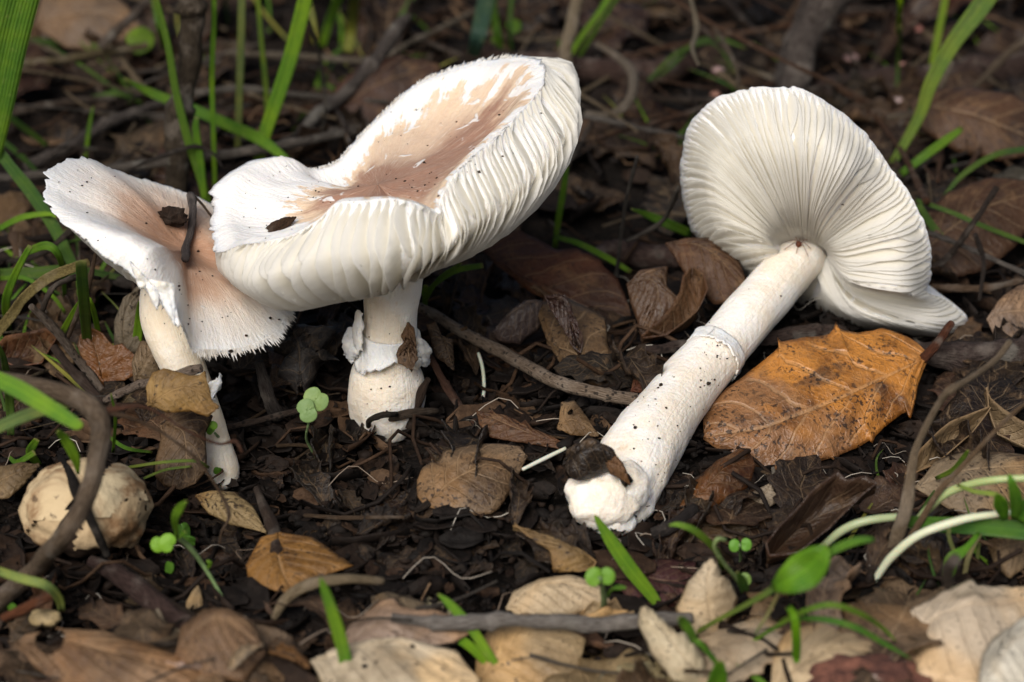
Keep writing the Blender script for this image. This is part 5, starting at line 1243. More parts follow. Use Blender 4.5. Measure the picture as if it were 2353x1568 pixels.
blade('grass_shoot', [(-10, 1310, g(1.4), 18), (50, 1330, g(1.6), 20), (105, 1345, g(1.6), 20), (135, 1375, g(1.2), 18), (142, 1405, g(.8), 14)], 'thick curved pale green shoot under the bent woody stem', (.24, .32, .10), fold=.6)
# blades coming up through the leaves in front
up_blade((1528, 1420), [(1525, 1412, 12), (1500, 1372, 26), (1450, 1310, 34), (1405, 1245, 30), (1375, 1198, 14), (1366, 1184, 3)], 'bright green blade leaning in front of the white bulb', GRB, lean=-.2)
up_blade((805, 1620), [(802, 1575, 26), (790, 1500, 30), (768, 1420, 28), (745, 1352, 18), (736, 1328, 4)], 'bright green blade standing between the pale leaf and the cream stalk', (.15, .31, .03))
up_blade((1170, 1600), [(1168, 1575, 16), (1120, 1500, 22), (1080, 1440, 22), (1035, 1390, 20), (1006, 1365, 5)], 'bright green blade leaning over the lichen covered twig', (.16, .32, .03), lean=-.2)
up_blade((1172, 1602), [(1166, 1575, 14), (1130, 1535, 20), (1080, 1485, 22), (1030, 1455, 18), (1012, 1445, 4)], 'second bright green blade forking low over the yellowish tan leaf', (.15, .32, .02), lean=-.1)
blade('grass_shoot', [(1662, 1310, g(.6), 8), (1645, 1265, g(1.6), 14), (1600, 1222, g(2.4), 16), (1560, 1206, g(2.6), 12), (1536, 1208, g(2.5), 4)], 'arched bright green blade beside the cream leaf on edge', (.16, .31, .04))
# a broad leaved grass plant in front of the golden leaf
r_ = empty('grass_plant', V(1650, 1495, lift(1650, 1495, 0)))
tag(r_, 'leafy bright green plant with an oval leaf and drooping blades among cream leaves', 'plant')
for nm, pts, c in [
    ('stalk', [(1590, 1460, g(.3), 14), (1640, 1430, g(.9), 16), (1700, 1398, g(1.5), 18), (1750, 1370, g(2.0), 22), (1790, 1345, g(2.4), 26)], (.17, .27, .06)),
    ('leaf', [(1775, 1352, g(2.3), 24), (1810, 1335, g(2.6), 66), (1850, 1310, g(2.8), 92), (1885, 1275, g(3.2), 60), (1900, 1252, g(3.4), 8)], (.12, .30, .02)),
    ('leaf', [(1880, 1290, g(2.9), 20), (1920, 1262, g(3.2), 30), (1965, 1244, g(3.4), 30), (2000, 1240, g(3.4), 20), (2010, 1243, g(3.3), 6)], (.10, .25, .03)),
    ('stalk', [(1720, 1490, g(.2), 10), (1740, 1450, g(.8), 12), (1765, 1410, g(1.3), 14), (1790, 1360, g(2.0), 12)], (.32, .34, .20)),
    ('leaf', [(1690, 1500, g(.2), 10), (1760, 1455, g(1.0), 14), (1840, 1408, g(1.9), 18), (1910, 1390, g(2.2), 20), (1980, 1412, g(1.8), 20), (2030, 1445, g(1.2), 14), (2060, 1475, g(.9), 4)], (.13, .27, .03)),
    ('leaf', [(1800, 1425, g(1.4), 14), (1880, 1422, g(1.7), 20), (1960, 1440, g(1.6), 22), (2030, 1478, g(1.2), 18), (2095, 1515, g(.9), 4)], (.09, .23, .03)),
    ('leaf', [(1812, 1395, g(2.0), 22), (1826, 1420, g(1.9), 28), (1830, 1470, g(1.4), 32), (1830, 1512, g(.9), 28), (1832, 1524, g(.8), 12)], (.14, .32, .01)),
    ('leaf', [(1600, 1500, g(.8), 20), (1590, 1460, g(1.4), 30), (1570, 1430, g(1.8), 36), (1560, 1420, g(2), 20)], (.10, .25, .03)),
    ('leaf', [(1660, 1540, g(.6), 18), (1610, 1480, g(1.4), 20), (1590, 1470, g(1.4), 8)], (.10, .25, .03)),
    ('leaf', [(1690, 1530, g(.6), 14), (1720, 1545, g(.6), 24), (1760, 1575, g(.4), 20)], (.11, .26, .03)),
    ('leaf', [(1640, 1590, g(.5), 40), (1650, 1560, g(.9), 46), (1655, 1520, g(1.4), 30)], (.10, .27, .02)),
    ('leaf', [(1712, 1360, g(.9), 30), (1705, 1335, g(1.4), 36), (1694, 1315, g(1.8), 10)], (.06, .17, .03))]:
    blade(nm, [(x, y, d_, w * (.62 if w < 40 else .95)) for x, y, d_, w in pts], None, tuple(v * .85 for v in c), parent=r_, fold=.4)
# green tuft at the end of the whitish stem
r_ = empty('grass_plant', V(2200, 1340, lift(2200, 1340, 0)))
tag(r_, 'green tuft with a drooping leaf beneath the whitish stem', 'plant')
for nm, pts, c in [
    ('leaf', [(2060, 1195, g(1.0), 20), (2150, 1205, g(1.3), 34), (2250, 1210, g(1.6), 40), (2400, 1225, g(1.8), 44)], (.06, .16, .03)),
    ('leaf', [(2250, 1225, g(1.6), 10), (2220, 1260, g(1.4), 16), (2190, 1285, g(1.2), 34), (2178, 1320, g(.8), 30), (2178, 1335, g(.6), 6)], (.11, .26, .02)),
    ('stalk', [(2215, 1335, g(.3), 10), (2225, 1280, g(1.0), 12), (2250, 1225, g(1.6), 12)], (.36, .36, .22)),
    ('stalk', [(2205, 1300, g(.3), 9), (2180, 1230, g(1.2), 10), (2190, 1205, g(1.4), 9)], (.26, .30, .12)),
    ('stalk', [(2280, 1240, g(.6), 14), (2300, 1180, g(1.8), 12), (2295, 1140, g(2.6), 12), (2240, 1130, g(2.6), 10), (2200, 1115, g(2.6), 8)], (.20, .30, .07)),
    ('leaf', [(2310, 1195, g(2.0), 14), (2300, 1160, g(2.6), 34), (2290, 1135, g(3), 10)], (.10, .27, .02)),
    ('leaf', [(2330, 1195, g(2.0), 14), (2335, 1150, g(2.8), 30), (2325, 1110, g(3.4), 18), (2318, 1090, g(3.6), 6)], (.12, .30, .03)),
    ('leaf', [(2345, 1200, g(2.0), 18), (2365, 1160, g(2.6), 34), (2390, 1130, g(3), 10)], (.11, .28, .03)),
    ('stalk', [(2150, 1100, g(1), 9), (2190, 1080, g(1.6), 12), (2215, 1050, g(2.2), 11), (2225, 1035, g(2.5), 6)], (.14, .25, .03))]:
    blade(nm, pts, None, c, parent=r_, fold=.2)

def round_leaf(name, parent, cx, cy, r, d, ang, notch=.35, color=(.13, .25, .06), tilt=(0.0, 0.0)):
    """a notched round seed leaf facing the sky and camera"""
    X = RIGHT * math.cos(ang) + UP * math.sin(ang); Y = -RIGHT * math.sin(ang) + UP * math.cos(ang)
    X = (X + FWD * tilt[0]).normalized(); Y = (Y + FWD * tilt[1]).normalized(); N = X.cross(Y)
    c = V(cx, cy, d); R = rpx(r, d); rows, uv = [], []
    n = 12
    for i in range(n + 1):
        t = i / n; row = []
        for j in range(25):
            a = -math.pi + 2 * math.pi * j / 24
            e = 1 - notch * math.exp(-((abs(a)) / .30) ** 2) - .30 * math.exp(-((math.pi - abs(a)) / .5) ** 2)
            q = t * R * e
            row.append(c + X * (q * math.cos(a)) + Y * (q * math.sin(a) * 1.12) + N * (-.12 * R * t * t + .05 * R * math.sin(3 * a) * t)); uv.append((t * .9, 0))
        rows.append(row)
    vs, fs = sheet(rows, .0004)
    return mesh_obj(name, vs, fs, M_GREEN, parent, color, uv=uv + uv)

def seedling(base, stalk, leaves, label, color=(.13, .25, .06), r=3):
    p = V(base[0], base[1], lift(base[0], base[1], 0)); root = empty('seedling', p); tag(root, label, 'seedling')
    twig('stalk', stalk, None, (.20, .30, .12), mat=M_PLAIN, parent=root, knots=0, rough=.03)
    for (x, y, rad, d, a, no) in leaves: round_leaf('seed_leaf', root, x, y, rad, d, a, no, color)
    return root
dL = lift(712, 1010, 1.2)
seedling((728, 1082), [(728, 1082, g(.0), 2), (724, 1050, g(.3), 3), (704, 1010, g(1.0), 3), (708, 975, g(1.6), 3), (712, 940, dL - .6, 3)], [(706, 944, 25, dL - .6, 3.5, .3), (726, 918, 27, dL - .5, .9, .32)],
         'small seedling with two notched round green leaves below the broad mushroom', (.17, .28, .11))
dL = lift(1702, 1290, .8)
seedling((1702, 1300), [(1703, 1300, g(.0), 4), (1702, 1275, g(.5), 4), (1700, 1253, dL - .2, 4)], [(1688, 1254, 13, dL - .2, 3.1, .0), (1714, 1252, 13, dL - .2, 0, .0)], 'tiny seedling with a pair of oval green leaves beside the cupped leaf', (.12, .30, .04))
r_ = seedling((522, 1390), [(522, 1390, g(.1), 4), (480, 1320, g(1.0), 5), (440, 1265, g(1.7), 6), (410, 1235, g(2.2), 6)], [(385, 1248, 20, lift(385, 1248, 2.0), 2.7, .0), (362, 1252, 16, lift(362, 1252, 1.9), 3.4, .0)],
              'leaning seedling with lobed bright green leaves in front of the gall', (.16, .34, .03), )
blade('leaf', [(408, 1238, g(2.2), 6), (402, 1195, g(3.0), 16), (412, 1170, g(3.4), 20), (428, 1152, g(3.8), 5)], None, (.15, .33, .03), parent=r_)
blade('leaf', [(410, 1238, g(2.2), 6), (425, 1222, g(2.5), 10)], None, (.15, .33, .03), parent=r_)
blade('leaf', [(475, 1310, g(1.1), 5), (482, 1295, g(1.4), 10), (475, 1288, g(1.5), 4)], None, (.12, .28, .03), parent=r_)
r_ = seedling((1386, 1420), [(1387, 1420, g(.1), 7), (1388, 1380, g(1.0), 8), (1384, 1350, g(1.6), 6), (1378, 1330, g(2.0), 5)], [(1365, 1326, 20, lift(1365, 1326, 2.0), 2.9, .0), (1395, 1324, 18, lift(1395, 1324, 2.0), .2, .0)],
              'forked green seedling on the cream and grey blotched leaf', (.11, .26, .03))
blade('stalk', [(1390, 1380, g(1.0), 7), (1405, 1355, g(1.4), 7), (1425, 1350, g(1.5), 12), (1440, 1352, g(1.5), 4)], None, (.12, .27, .03), parent=r_)
twig('stalk', [(1700, 1340, g(.6), 6), (1668, 1300, g(1.4), 5), (1643, 1262, g(2), 5), (1650, 1240, g(2.3), 5), (1668, 1242, g(2.2), 5)], None, (.24, .33, .12), parent=empty('seedling', V(1705, 1345, lift(1705, 1345, 0))), mat=M_PLAIN, knots=0, rough=.03)
so = [o for o in COL.objects if o.name.startswith('seedling')][-1]; tag(so, 'hook shaped pale green seedling beside the cupped leaf', 'seedling')
round_leaf('seed_leaf', so, 1712, 1332, 14, lift(1712, 1332, .8), .3, 0, (.14, .25, .07))
r_ = seedling((505, 1030), [(503, 1030, g(.3), 4), (505, 1010, g(.7), 4), (494, 995, g(1.1), 3)], [(484, 990, 9, lift(484, 990, 1.2), 2.4, 0), (489, 978, 10, lift(489, 978, 1.5), 1.2, 0)], 'tiny green sprout in front of the slanting stem base', (.12, .28, .03))
for cx, cy, rr, lab in [(435, 1245, 18, 'low round green leaf beneath the leaning seedling'), (420, 1220, 22, 'dark green seed leaf on soil behind the leaning seedling'), (388, 1305, 16, 'dim round green leaf on soil in front of the gall'),
                        (500, 1082, 10, 'very small green leaf at the slanting stem foot'), (30, 1405, 20, 'small green leaf beside the orange red stalk')]:
    o = round_leaf('seed_leaf', None, cx, cy, rr, lift(cx, cy, .5), cx * .7, .25, (.06, .16, .02), (0, 1.2)); tag(o, lab, 'leaf')
o = round_leaf('green_leaf', None, 320, 92, 34, lift(320, 92, 1.6), .6, .0, (.09, .17, .015), (.2, .5)); tag(o, 'round lone green leaf behind the woody stalk', 'leaf')
o = round_leaf('green_leaf', None, 1180, 60, 18, lift(1180, 60, 1.0), .6, .0, (.08, .17, .015), (.2, .5)); tag(o, 'dim green leaf low behind the open cap rim', 'leaf')
# seedling fork under the open cap
r_ = empty('grass_plant', V(975, 720, lift(975, 720, 0))); tag(r_, 'forked green plant half hidden behind the ringed stem', 'plant')
for pts in ([(975, 735, g(.0), 10), (977, 690, g(.9), 12), (978, 655, g(1.5), 10)], [(977, 690, g(.9), 9), (1010, 640, g(1.9), 9), (1060, 605, g(2.6), 7)], [(976, 672, g(1.2), 8), (1040, 625, g(2.0), 14), (1110, 610, g(2.2), 12)], [(976, 680, g(1.1), 8), (960, 655, g(1.5), 8)]):
    blade('leaf', pts, None, (.10, .20, .03), parent=r_)
o = leaf_px('green_leaf', [(2150, 840), (2200, 845), (2260, 850), (2353, 860)], [(2150, 840), (2200, 820), (2280, 815), (2353, 830)], [(2150, 840), (2200, 862), (2280, 868), (2353, 870)], 'translucent green leaf beneath the thick decaying branch', (.09, .19, .01), (2250, 870), k=.6, up=.2, bow=.1, mat=M_GREEN)

# ------------------------------------------------------------------ gall, stones, tiny fungi, debris
def gall():
    base = (200, 1285); dg = dG(*base); c = V(198, 1172, dg - .2); R = rpx(148, dg)
    root = empty('oak_gall', V(base[0], base[1], dg)); tag(root, 'round cream gall with cracked papery shell, behind the bent woody stem', 'gall')
    import bmesh
    def shell(name, keep, R0, color, mat, seed, rough):
        bm = bmesh.new(); bmesh.ops.create_icosphere(bm, subdivisions=5, radius=1.0); vs = []
        for v in bm.verts:
            k = 1 + rough * noise.fractal(v.co * 2.2 + Vector((seed, 3, 1)), 1.0, 2.0, 4) + .012 * noise.fractal(v.co * 9, 1, 2, 3)
            vs.append(c + (RIGHT * v.co.x * 1.0 + UP * v.co.z * .80 + FWD * v.co.y * .85) * (R0 * k))
        fs = [tuple(v.index for v in f.verts) for f in bm.faces if keep(f.calc_center_median())]
        bm.free()
        return mesh_obj(name, vs, fs, mat, root, color)
    shell('core', lambda p: True, R * .88, (.05, .032, .022), M_PLAIN, 2, .08)
    nz = lambda p: noise.fractal(p * 2.0 + Vector((5, 2, 8)), 1, 2, 3)
    crack = lambda p: abs(p.x + .02 - .35 * p.z + .10 * noise.fractal(p * 5, 1, 2, 3)) > .17 - .08 * p.z * p.z + .06 * noise.fractal(p * 3, 1, 2, 2)
    low = lambda p: abs(p.z + .30 * nz(p) - .25 * p.x + .15) > .03 and p.z + .30 * nz(p) - .25 * p.x > -.15
    shell('shell_piece', lambda p: crack(p) and p.x < .35 * p.z and low(p), R * 1.0, (.52, .40, .24), M_SHELL, 1, .07)
    shell('shell_piece', lambda p: crack(p) and p.x >= .35 * p.z and low(p), R * 1.005, (.54, .44, .28), M_SHELL, 4, .07)
    shell('shell_piece', lambda p: crack(p) and not low(p) and p.z > -.72, R * .985, (.46, .34, .20), M_SHELL, 7, .09)
k_ = NT('gall_shell'); P_ = k_.obj(); C_ = k_.color()
st_ = k_.noise(P_, 70, 5, .65, .5); sp_ = k_.noise(P_, 420, 3, .6)
c_ = k_.mix(k_.rng(st_, .45, .62, 0, .9), C_, (.17, .085, .035)); c_ = k_.mix(k_.rng(sp_, .62, .68, 0, .7), c_, (.05, .03, .02))
k_.put(k_.b.inputs['Normal'], k_.bump(k_.math('ADD', st_, sp_), .5, .001)); M_SHELL = k_.set(Base_Color=c_, Roughness=.7, Specular_IOR_Level=.2)
gall()
dgl = dG(200, 1285)
twig('twig', [(140, 1050, dgl - .1, 8), (160, 1088, dgl - 1.0, 11), (176, 1130, dgl - 1.45, 15), (200, 1175, dgl - 1.7, 10), (226, 1232, dgl - 1.6, 10), (246, 1278, dgl - 1.2, 9)], 'charred black stick lying in the crack of the gall', (.025, .02, .017), 'stick', knots=2, rough=.3)

def chunk(name, cx, cy, rx, ry, label, color, cat, up=.0, seed=1, mat=None, sub=4, rough=.3, depth=1.0, parent=None, group=None, freq=1.6):
    d = lift(cx, cy, up); c = V(cx, cy, d)
    vs, fs = lump(Vector((0, 0, 0)), 1, 1, 1, seed, sub, rough, freq)
    vs = [c + RIGHT * (v.x * rpx(rx, d)) + UP * (v.z * rpx(ry, d)) + FWD * (v.y * rpx(min(rx, ry), d) * depth) for v in vs]
    uv = [((v - c).x * 300, (v - c).z * 300) for v in vs]
    o = mesh_obj(name, vs, fs, mat or M_PLAIN, parent, color, uv=uv)
    if parent is None: tag(o, label, cat, group)
    return o
k_ = NT('lichened_stone'); P_ = k_.obj(); C_ = k_.color(); a_ = k_.noise(P_, 110, 5, .7); b_ = k_.noise(P_, 330, 4, .7)
c_ = k_.mix(k_.rng(a_, .40, .62), k_.mix(1.0, C_, (.35, .3, .3), 'MULTIPLY'), C_); c_ = k_.mix(k_.rng(k_.noise(P_, 85, 5, .7), .56, .62, 0, .85), c_, (.50, .40, .34)); c_ = k_.mix(k_.rng(b_, .62, .7, 0, .6), c_, (.30, .13, .05))
k_.put(k_.b.inputs['Normal'], k_.bump(k_.math('ADD', a_, b_), .9, .002)); M_STONE = k_.set(Base_Color=c_, Roughness=.85)
chunk('stone', 1985, 1580, 165, 78, 'rough rusty red stone with whitish lichen', (.17, .065, .04), 'stone', .2, 5, M_STONE, 5, .22, 1.2)
chunk('wood_chip', 30, 505, 62, 58, 'crumbling pale brown wood chip beside the funnel cap', (.34, .22, .12), 'wood chip', .8, 12, M_BARK, 4, .4)
chunk('bark_piece', 2330, 425, 55, 40, 'grey mossy bark lump in front of the big dark leaf', (.13, .12, .095), 'bark', 1.0, 15, M_BARK, 4, .35)
gleaf(150, 1590, 210, 12, 'dull purplish brown leaf under the leaf with the hole', (.12, .08, .075), k=.8, up=.3, kind='flat', var=4)
chunk('seed_husk', 105, 1420, 38, 22, 'small cream husk beside the pale green shoot', (.44, .33, .17), 'husk', .5, 18, M_PLAIN, 3, .25)
gleaf(565, 1510, 100, 35, 'greyish curled leaf scrap beside the mottled brown leaf', (.33, .28, .22), k=.5, up=.9, kind='curl', var=2, name='leaf_scrap', mat=M_LEAFP)
gleaf(655, 1515, 120, 160, 'crinkled orange brown leaf scrap with dark hollow', (.34, .17, .06), k=.6, up=.5, kind='curl', var=4, name='leaf_scrap', mat=M_LEAFS)

def pink_fungus(x, y, r, stem_px, label, col):
    d = lift(x, y + stem_px, .2) + KV * stem_px * CMPP; root = empty('tiny_mushroom', V(x, y + stem_px, lift(x, y + stem_px, .1))); tag(root, label, 'mushroom', 'tiny pink fungi on the rotten wood')
    R = rpx(r, d); c = V(x, y, d); vs, fs = [], []
    for i in range(9):
        t = i / 8; a = t * math.pi / 2
        for j in range(16):
            b = j / 16 * 6.2832; w = 1 + .12 * math.sin(3 * b + x)
            vs.append(c + Vector((math.cos(b) * math.sin(a) * R * w, math.sin(b) * math.sin(a) * R * w, math.cos(a) * R * .75 - R * .3)))
    for i in range(8):
        for j in range(16): fs.append((i * 16 + j, (i + 1) * 16 + j, (i + 1) * 16 + (j + 1) % 16, i * 16 + (j + 1) % 16))
    k = len(vs); vs.append(c + Vector((0, 0, -R * .1)))
    for j in range(16): fs.append((8 * 16 + (j + 1) % 16, 8 * 16 + j, k))
    mesh_obj('cap', vs, fs, M_PLAIN, root, col)
    twig('stem', [(x, y, d, 3), (x + 2, y + stem_px * .5, d - KV * stem_px * .5 * CMPP, 2.5), (x, y + stem_px, d - KV * stem_px * CMPP, 2.5)], None, (.07, .04, .035), parent=root, knots=0, rough=.05)
for x, y, r, s_, lab, col in [(1955, 130, 17, 40, 'tiny pink fungus on the rotten log', (.42, .26, .24)), (1962, 178, 17, 40, 'tiny pale pink fungus on the rotten log beneath another', (.45, .30, .27)), (2074, 150, 14, 50, 'tiny salmon fungus on the rotten log', (.38, .20, .16)),
                              (1652, 160, 15, 40, 'tiny pink fungus beside the bare branch', (.42, .28, .26)), (2062, 230, 14, 45, 'tiny whitish pink fungus under the rotten log', (.50, .38, .36)), (1645, 215, 13, 40, 'tiny brown pink fungus above the fallen cap', (.28, .14, .10)), (1980, 262, 12, 40, 'tiny dull pink fungus beside the fallen cap rim', (.36, .22, .19)), (2110, 65, 14, 60, 'tiny dark red fungus high on the rotten log', (.22, .09, .07))]:
    pink_fungus(x, y, r, s_, lab, col)

# ---- bits lying on the mushrooms
def on_surface(bv, pts):
    """photo pixels -> depth on a surface, lifted a little towards the camera"""
    out = []
    for x, y, r, h in pts:
        q = cast(bv, x, y)
        if q is None: continue
        p = q[0] + q[1] * (h * .01); d = (p - TGT).dot(FWD) * 100
        k = (DIST + d * .01) / DIST; rel = p - TGT
        out.append((PXW / 2 + rel.dot(RIGHT) / (MPP * k), PXH / 2 - rel.dot(UP) / (MPP * k), d, r))
    return out
CP_ = on_surface(MF[1], [(418, 600, 9, .1), (424, 570, 9, .12), (432, 535, 9, .15), (430, 500, 9, .25), (424, 470, 9, .3)])
twig('twig', CP_, 'short grey dead twig lying in the hollow of the funnel cap', (.17, .15, .15), knots=4, rough=.25)
CP_ = on_surface(MF[1], [(430, 470, 3, .3), (450, 490, 3, .3), (475, 520, 3, .3), (505, 548, 4, .3), (520, 560, 4, .4)])
twig('twig', CP_, 'wiry brown tendril reaching from funnel cap to open cap', (.17, .12, .085), 'tendril', knots=2)
q_ = cast(MF[1], 384, 506)
vs, fs = lump(q_[0] + q_[1] * .0018, rpx(36, -4), rpx(22, -4), rpx(22, -4), 33, 4, .5)
tag(mesh_obj('bark_chip', vs, fs, M_BARK, None, (.06, .036, .024), uv=[(v.x * 200, v.z * 200) for v in vs]), 'dark brown bark chip resting in the funnel cap', 'bark chip')
q_ = cast(MB[1], 646, 524)
vs, fs = lump(Vector((0, 0, 0)), 1, 1, 1, 35, 4, .4)
q0 = q_[0] + q_[1] * .001; ax = (RIGHT * .88 + UP * .42).normalized(); bx = ax.cross(FWD).normalized()
vs = [q0 + ax * (v.x * rpx(38, -4)) + bx * (v.y * rpx(13, -4)) + FWD * (v.z * rpx(13, -4)) for v in vs]
tag(mesh_obj('bark_chip', vs, fs, M_BARK, None, (.10, .055, .03), uv=[(v.x * 200, v.z * 200) for v in vs]), 'brown bark sliver on the white edge of the open cap', 'bark chip')
dq = MB[3](800) - 1.05
leaf_px('leaf_scrap', [(938, 742), (940, 780), (938, 812), (946, 850)], [(938, 742), (918, 775), (928, 790), (907, 808), (912, 835), (946, 850)], [(938, 742), (952, 755), (960, 800), (962, 825), (946, 850)], 'small brown leaf scrap stuck on the ring of the standing stem', (.16, .095, .055), (938, 850), k=0, up=(dG(938, 850) - dq) * SLOPE, bow=.1, wave=.0012, nt=30)
dq = (cast(MR[1], 1470, 1080)[0] - TGT).dot(FWD) * 100 - .9
leaf_px('leaf_piece', [(1295, 1065), (1350, 1050), (1400, 1060), (1445, 1112)], [(1295, 1065), (1300, 1035), (1360, 1015), (1410, 1035), (1445, 1112)], [(1295, 1065), (1310, 1095), (1360, 1090), (1410, 1085), (1445, 1112)], 'black damp leaf piece clinging to the bulb of the fallen mushroom', (.022, .015, .012), (1370, 1095), k=0, up=(dG(1370, 1095) - dq) * SLOPE, bow=.5, wave=.003, mat=M_LEAFW, nt=40)
leaf_px('leaf_scrap', [(1392, 1062), (1415, 1070), (1430, 1085), (1448, 1114)], [(1392, 1062), (1410, 1040), (1432, 1068), (1448, 1114)], [(1392, 1062), (1402, 1090), (1425, 1100), (1448, 1114)], 'brown leaf scrap pressed between bulb and stem of the fallen mushroom', (.17, .095, .05), (1420, 1114), k=0, up=(dG(1420, 1114) - dq + .25) * SLOPE, bow=.15, wave=.0008, nt=24)

def mite():
    q = cast(MR[1], 1834, 566); c, n = q; X = RIGHT; T = (UP - n * UP.dot(n)).normalized(); S_ = n.cross(T).normalized()
    root = empty('mite', c); tag(root, 'tiny red brown long legged mite on the fallen mushroom stem', 'mite')
    vs, fs = lump(c + n * .0007, .0008, .0008, .0010, 3, 2, .1); mesh_obj('body', vs, fs, M_PLAIN, root, (.15, .04, .015))
    for k in range(8):
        a = (k + .5) / 8 * 6.2832; l = .0035 if k % 2 else .0048; dv = T * math.cos(a) + S_ * math.sin(a)
        P = [c + n * .0007, c + n * .0018 + dv * l * .35, c + n * .0010 + dv * l * .7, c + n * .0002 + dv * l]
        v, f, u = tube(P, [.00013, .00011, .0001, .00008], 5); mesh_obj('leg', v, f, M_PLAIN, root, (.16, .06, .03))
mite()
S1 = specks('soil_specks', MF[1], [(210, 410, 3), (188, 427, 4), (200, 490, 4), (455, 578, 6), (410, 658, 7), (530, 808, 9), (565, 772, 7), (620, 732, 7), (640, 735, 5)], [(130, 380, 460, 560, 34), (330, 560, 620, 780, 44)], 5)
tag(S1, 'dark soil specks scattered on the funnel cap', None, None, 'stuff')
S2 = specks('soil_specks', MB[1], [(1243, 261, 4), (1101, 396, 6), (975, 375, 6), (930, 417, 5), (960, 440, 4), (910, 412, 5)], [(560, 380, 700, 560, 16), (700, 390, 1010, 470, 34), (860, 240, 1180, 400, 40), (830, 880, 960, 960, 12), (840, 760, 960, 880, 8)], 6)
tag(S2, 'dark soil specks scattered on the open cap', None, None, 'stuff')
S3 = specks('soil_specks', MR[1], [(1519, 886, 8), (1627, 882, 8), (1460, 984, 8), (1370, 1130, 8), (1380, 1165, 9), (1335, 1125, 6), (1415, 1140, 5), (1648, 795, 5), (1930, 480, 5), (1936, 470, 4)], [(1440, 860, 1640, 1120, 70), (1600, 740, 1720, 900, 40), (1330, 1100, 1440, 1200, 30), (1600, 260, 2120, 700, 30)], 7)
tag(S3, 'dark soil specks scattered on the fallen mushroom', None, None, 'stuff')

# many thin blades through the litter
rb = random.Random(91)
def thin_blades(n, box, where, group, cols, ln=(90, 260), w=(4, 11)):
    for _ in range(n):
        x, y = rb.uniform(box[0], box[2]), rb.uniform(box[1], box[3]); l = rb.uniform(*ln); a = rb.uniform(.5, 2.6); b = rb.uniform(-1, 1) * .5; wd = rb.uniform(*w); h = l * CMPP * rb.uniform(.5, .9)
        pts = [(x + math.cos(a) * l * t + b * l * t * t, y - math.sin(a) * l * t + abs(b) * .6 * l * t * t, ('g', max(.05, h * t * (1 - .35 * t))), wd * (1 - .85 * t ** 2.5)) for t in (0, .25, .5, .75, 1)]
        cn, cv = rb.choice(cols); f = rb.uniform(.75, 1.2)
        if not clear_of_mushrooms([V(q[0], q[1], lift(q[0], q[1], q[2][1])) for q in pts]): continue
        sz = ('short' if l < (ln[0] + ln[1]) / 2 else 'long') + (' arching' if abs(b) > .22 else ' upright')
        blade('grass_shoot', pts, f'{sz} thin {cn} grass shoot {where}', tuple(v * f for v in cv), group=group, fold=.4)
CG = [('bright green', (.10, .21, .02)), ('dark green', (.045, .10, .018)), ('yellowish', (.20, .22, .06))]
thin_blades(34, (-10, 560, 330, 1000), 'beside the funnel mushroom', 'thin grass beside the funnel mushroom', CG)
thin_blades(30, (300, 60, 1250, 330), 'behind the standing mushrooms', 'thin grass behind the standing mushrooms', CG, (120, 300))
thin_blades(24, (1350, 40, 2353, 420), 'behind the fallen mushroom', 'thin grass behind the fallen mushroom', CG, (90, 240), (3, 8))
thin_blades(14, (1900, 1080, 2353, 1420), 'around the whitish stem', 'thin grass around the whitish stem', CG, (70, 180), (4, 9))
# ------------------------------------------------------------------ scattered litter
def scatter_leaf(px, py, ln, rs, color, zone, group, mat=None, kind=None, up=None, lim=1.0, name='oak_leaf'):
    kind = kind or ('curl' if rs.random() < .3 else 'flat'); var = rs.randrange(14 if kind == 'flat' else 6)
    f = rs.uniform(.5, 1.15) if color[1] < .18 else rs.uniform(.6, 1.1); col = tuple(min(.7, c * f * rs.uniform(.9, 1.1)) for c in color)
    mat = mat or (rs.choice([M_LEAFP, M_LEAFP, M_LEAFS]) if color[1] > .18 else rs.choice([M_LEAF, M_LEAF, M_LEAFS, M_LEAFW]))
    lum = col[1] * .62
    tone = 'rusty red' if col[0] > 2.3 * col[1] else 'blackish' if lum < .010 else 'dark brown' if lum < .030 else 'chestnut brown' if lum < .075 else 'light brown' if lum < .16 else 'pale tan'
    form = ('small' if ln < 105 else 'large' if ln > 190 else 'middle sized') + (' curled up' if kind == 'curl' else ' flattish')
    fin = {'dry_leaf': 'dull', 'pale_leaf': 'smooth', 'speckled_leaf': 'speckled', 'damp_leaf': 'damp'}[mat.name]
    label = f'{form} {fin} {tone} dead leaf {zone}'
    return gleaf(px, py, ln, rs.uniform(0, 360), label, col, k=rs.uniform(.7, 1.9) * lim, kx=rs.uniform(-.5, .5), up=rs.uniform(.05, .5) if up is None else up, kind=kind, var=var, flip=rs.random() < .35, mat=mat, group=group, name=name)
rs = random.Random(21)
def fill(n, box, ln, cols, label, group, mat=None, avoid=None, up=None, name='oak_leaf'):
    for _ in range(n):
        for _t in range(30):
            x, y = rs.uniform(box[0], box[2]), rs.uniform(box[1], box[3])
            if 1560 < x < 2180 and 700 < y < 1130: continue
            if clear_of_mushrooms([V(x, y, lift(x, y, .4))], .008) or y > 1000: break
        if 1560 < x < 2180 and 700 < y < 1130: continue
        scatter_leaf(x, y, rs.uniform(*ln), rs, rs.choice(cols), label, group, mat, up=up, name=name)
B1, B2, B3 = (.034, .016, .008), (.052, .025, .0125), (.019, .011, .007)
fill(56, (-60, -40, 2420, 240), (120, 260), [B1, B2, B3, (.068, .042, .024), (.042, .015, .0075)], 'beyond the rotten logs', 'dead leaves far behind the mushrooms', up=None)  # far leaf colours darkened to stand in for overhanging shade
fill(48, (-40, 230, 2400, 520), (120, 240), [B1, B2, B3, (.068, .04, .023), (.045, .016, .0075)], 'just behind the mushrooms', 'dead leaves behind the mushrooms')  # these colours carry the background shade too
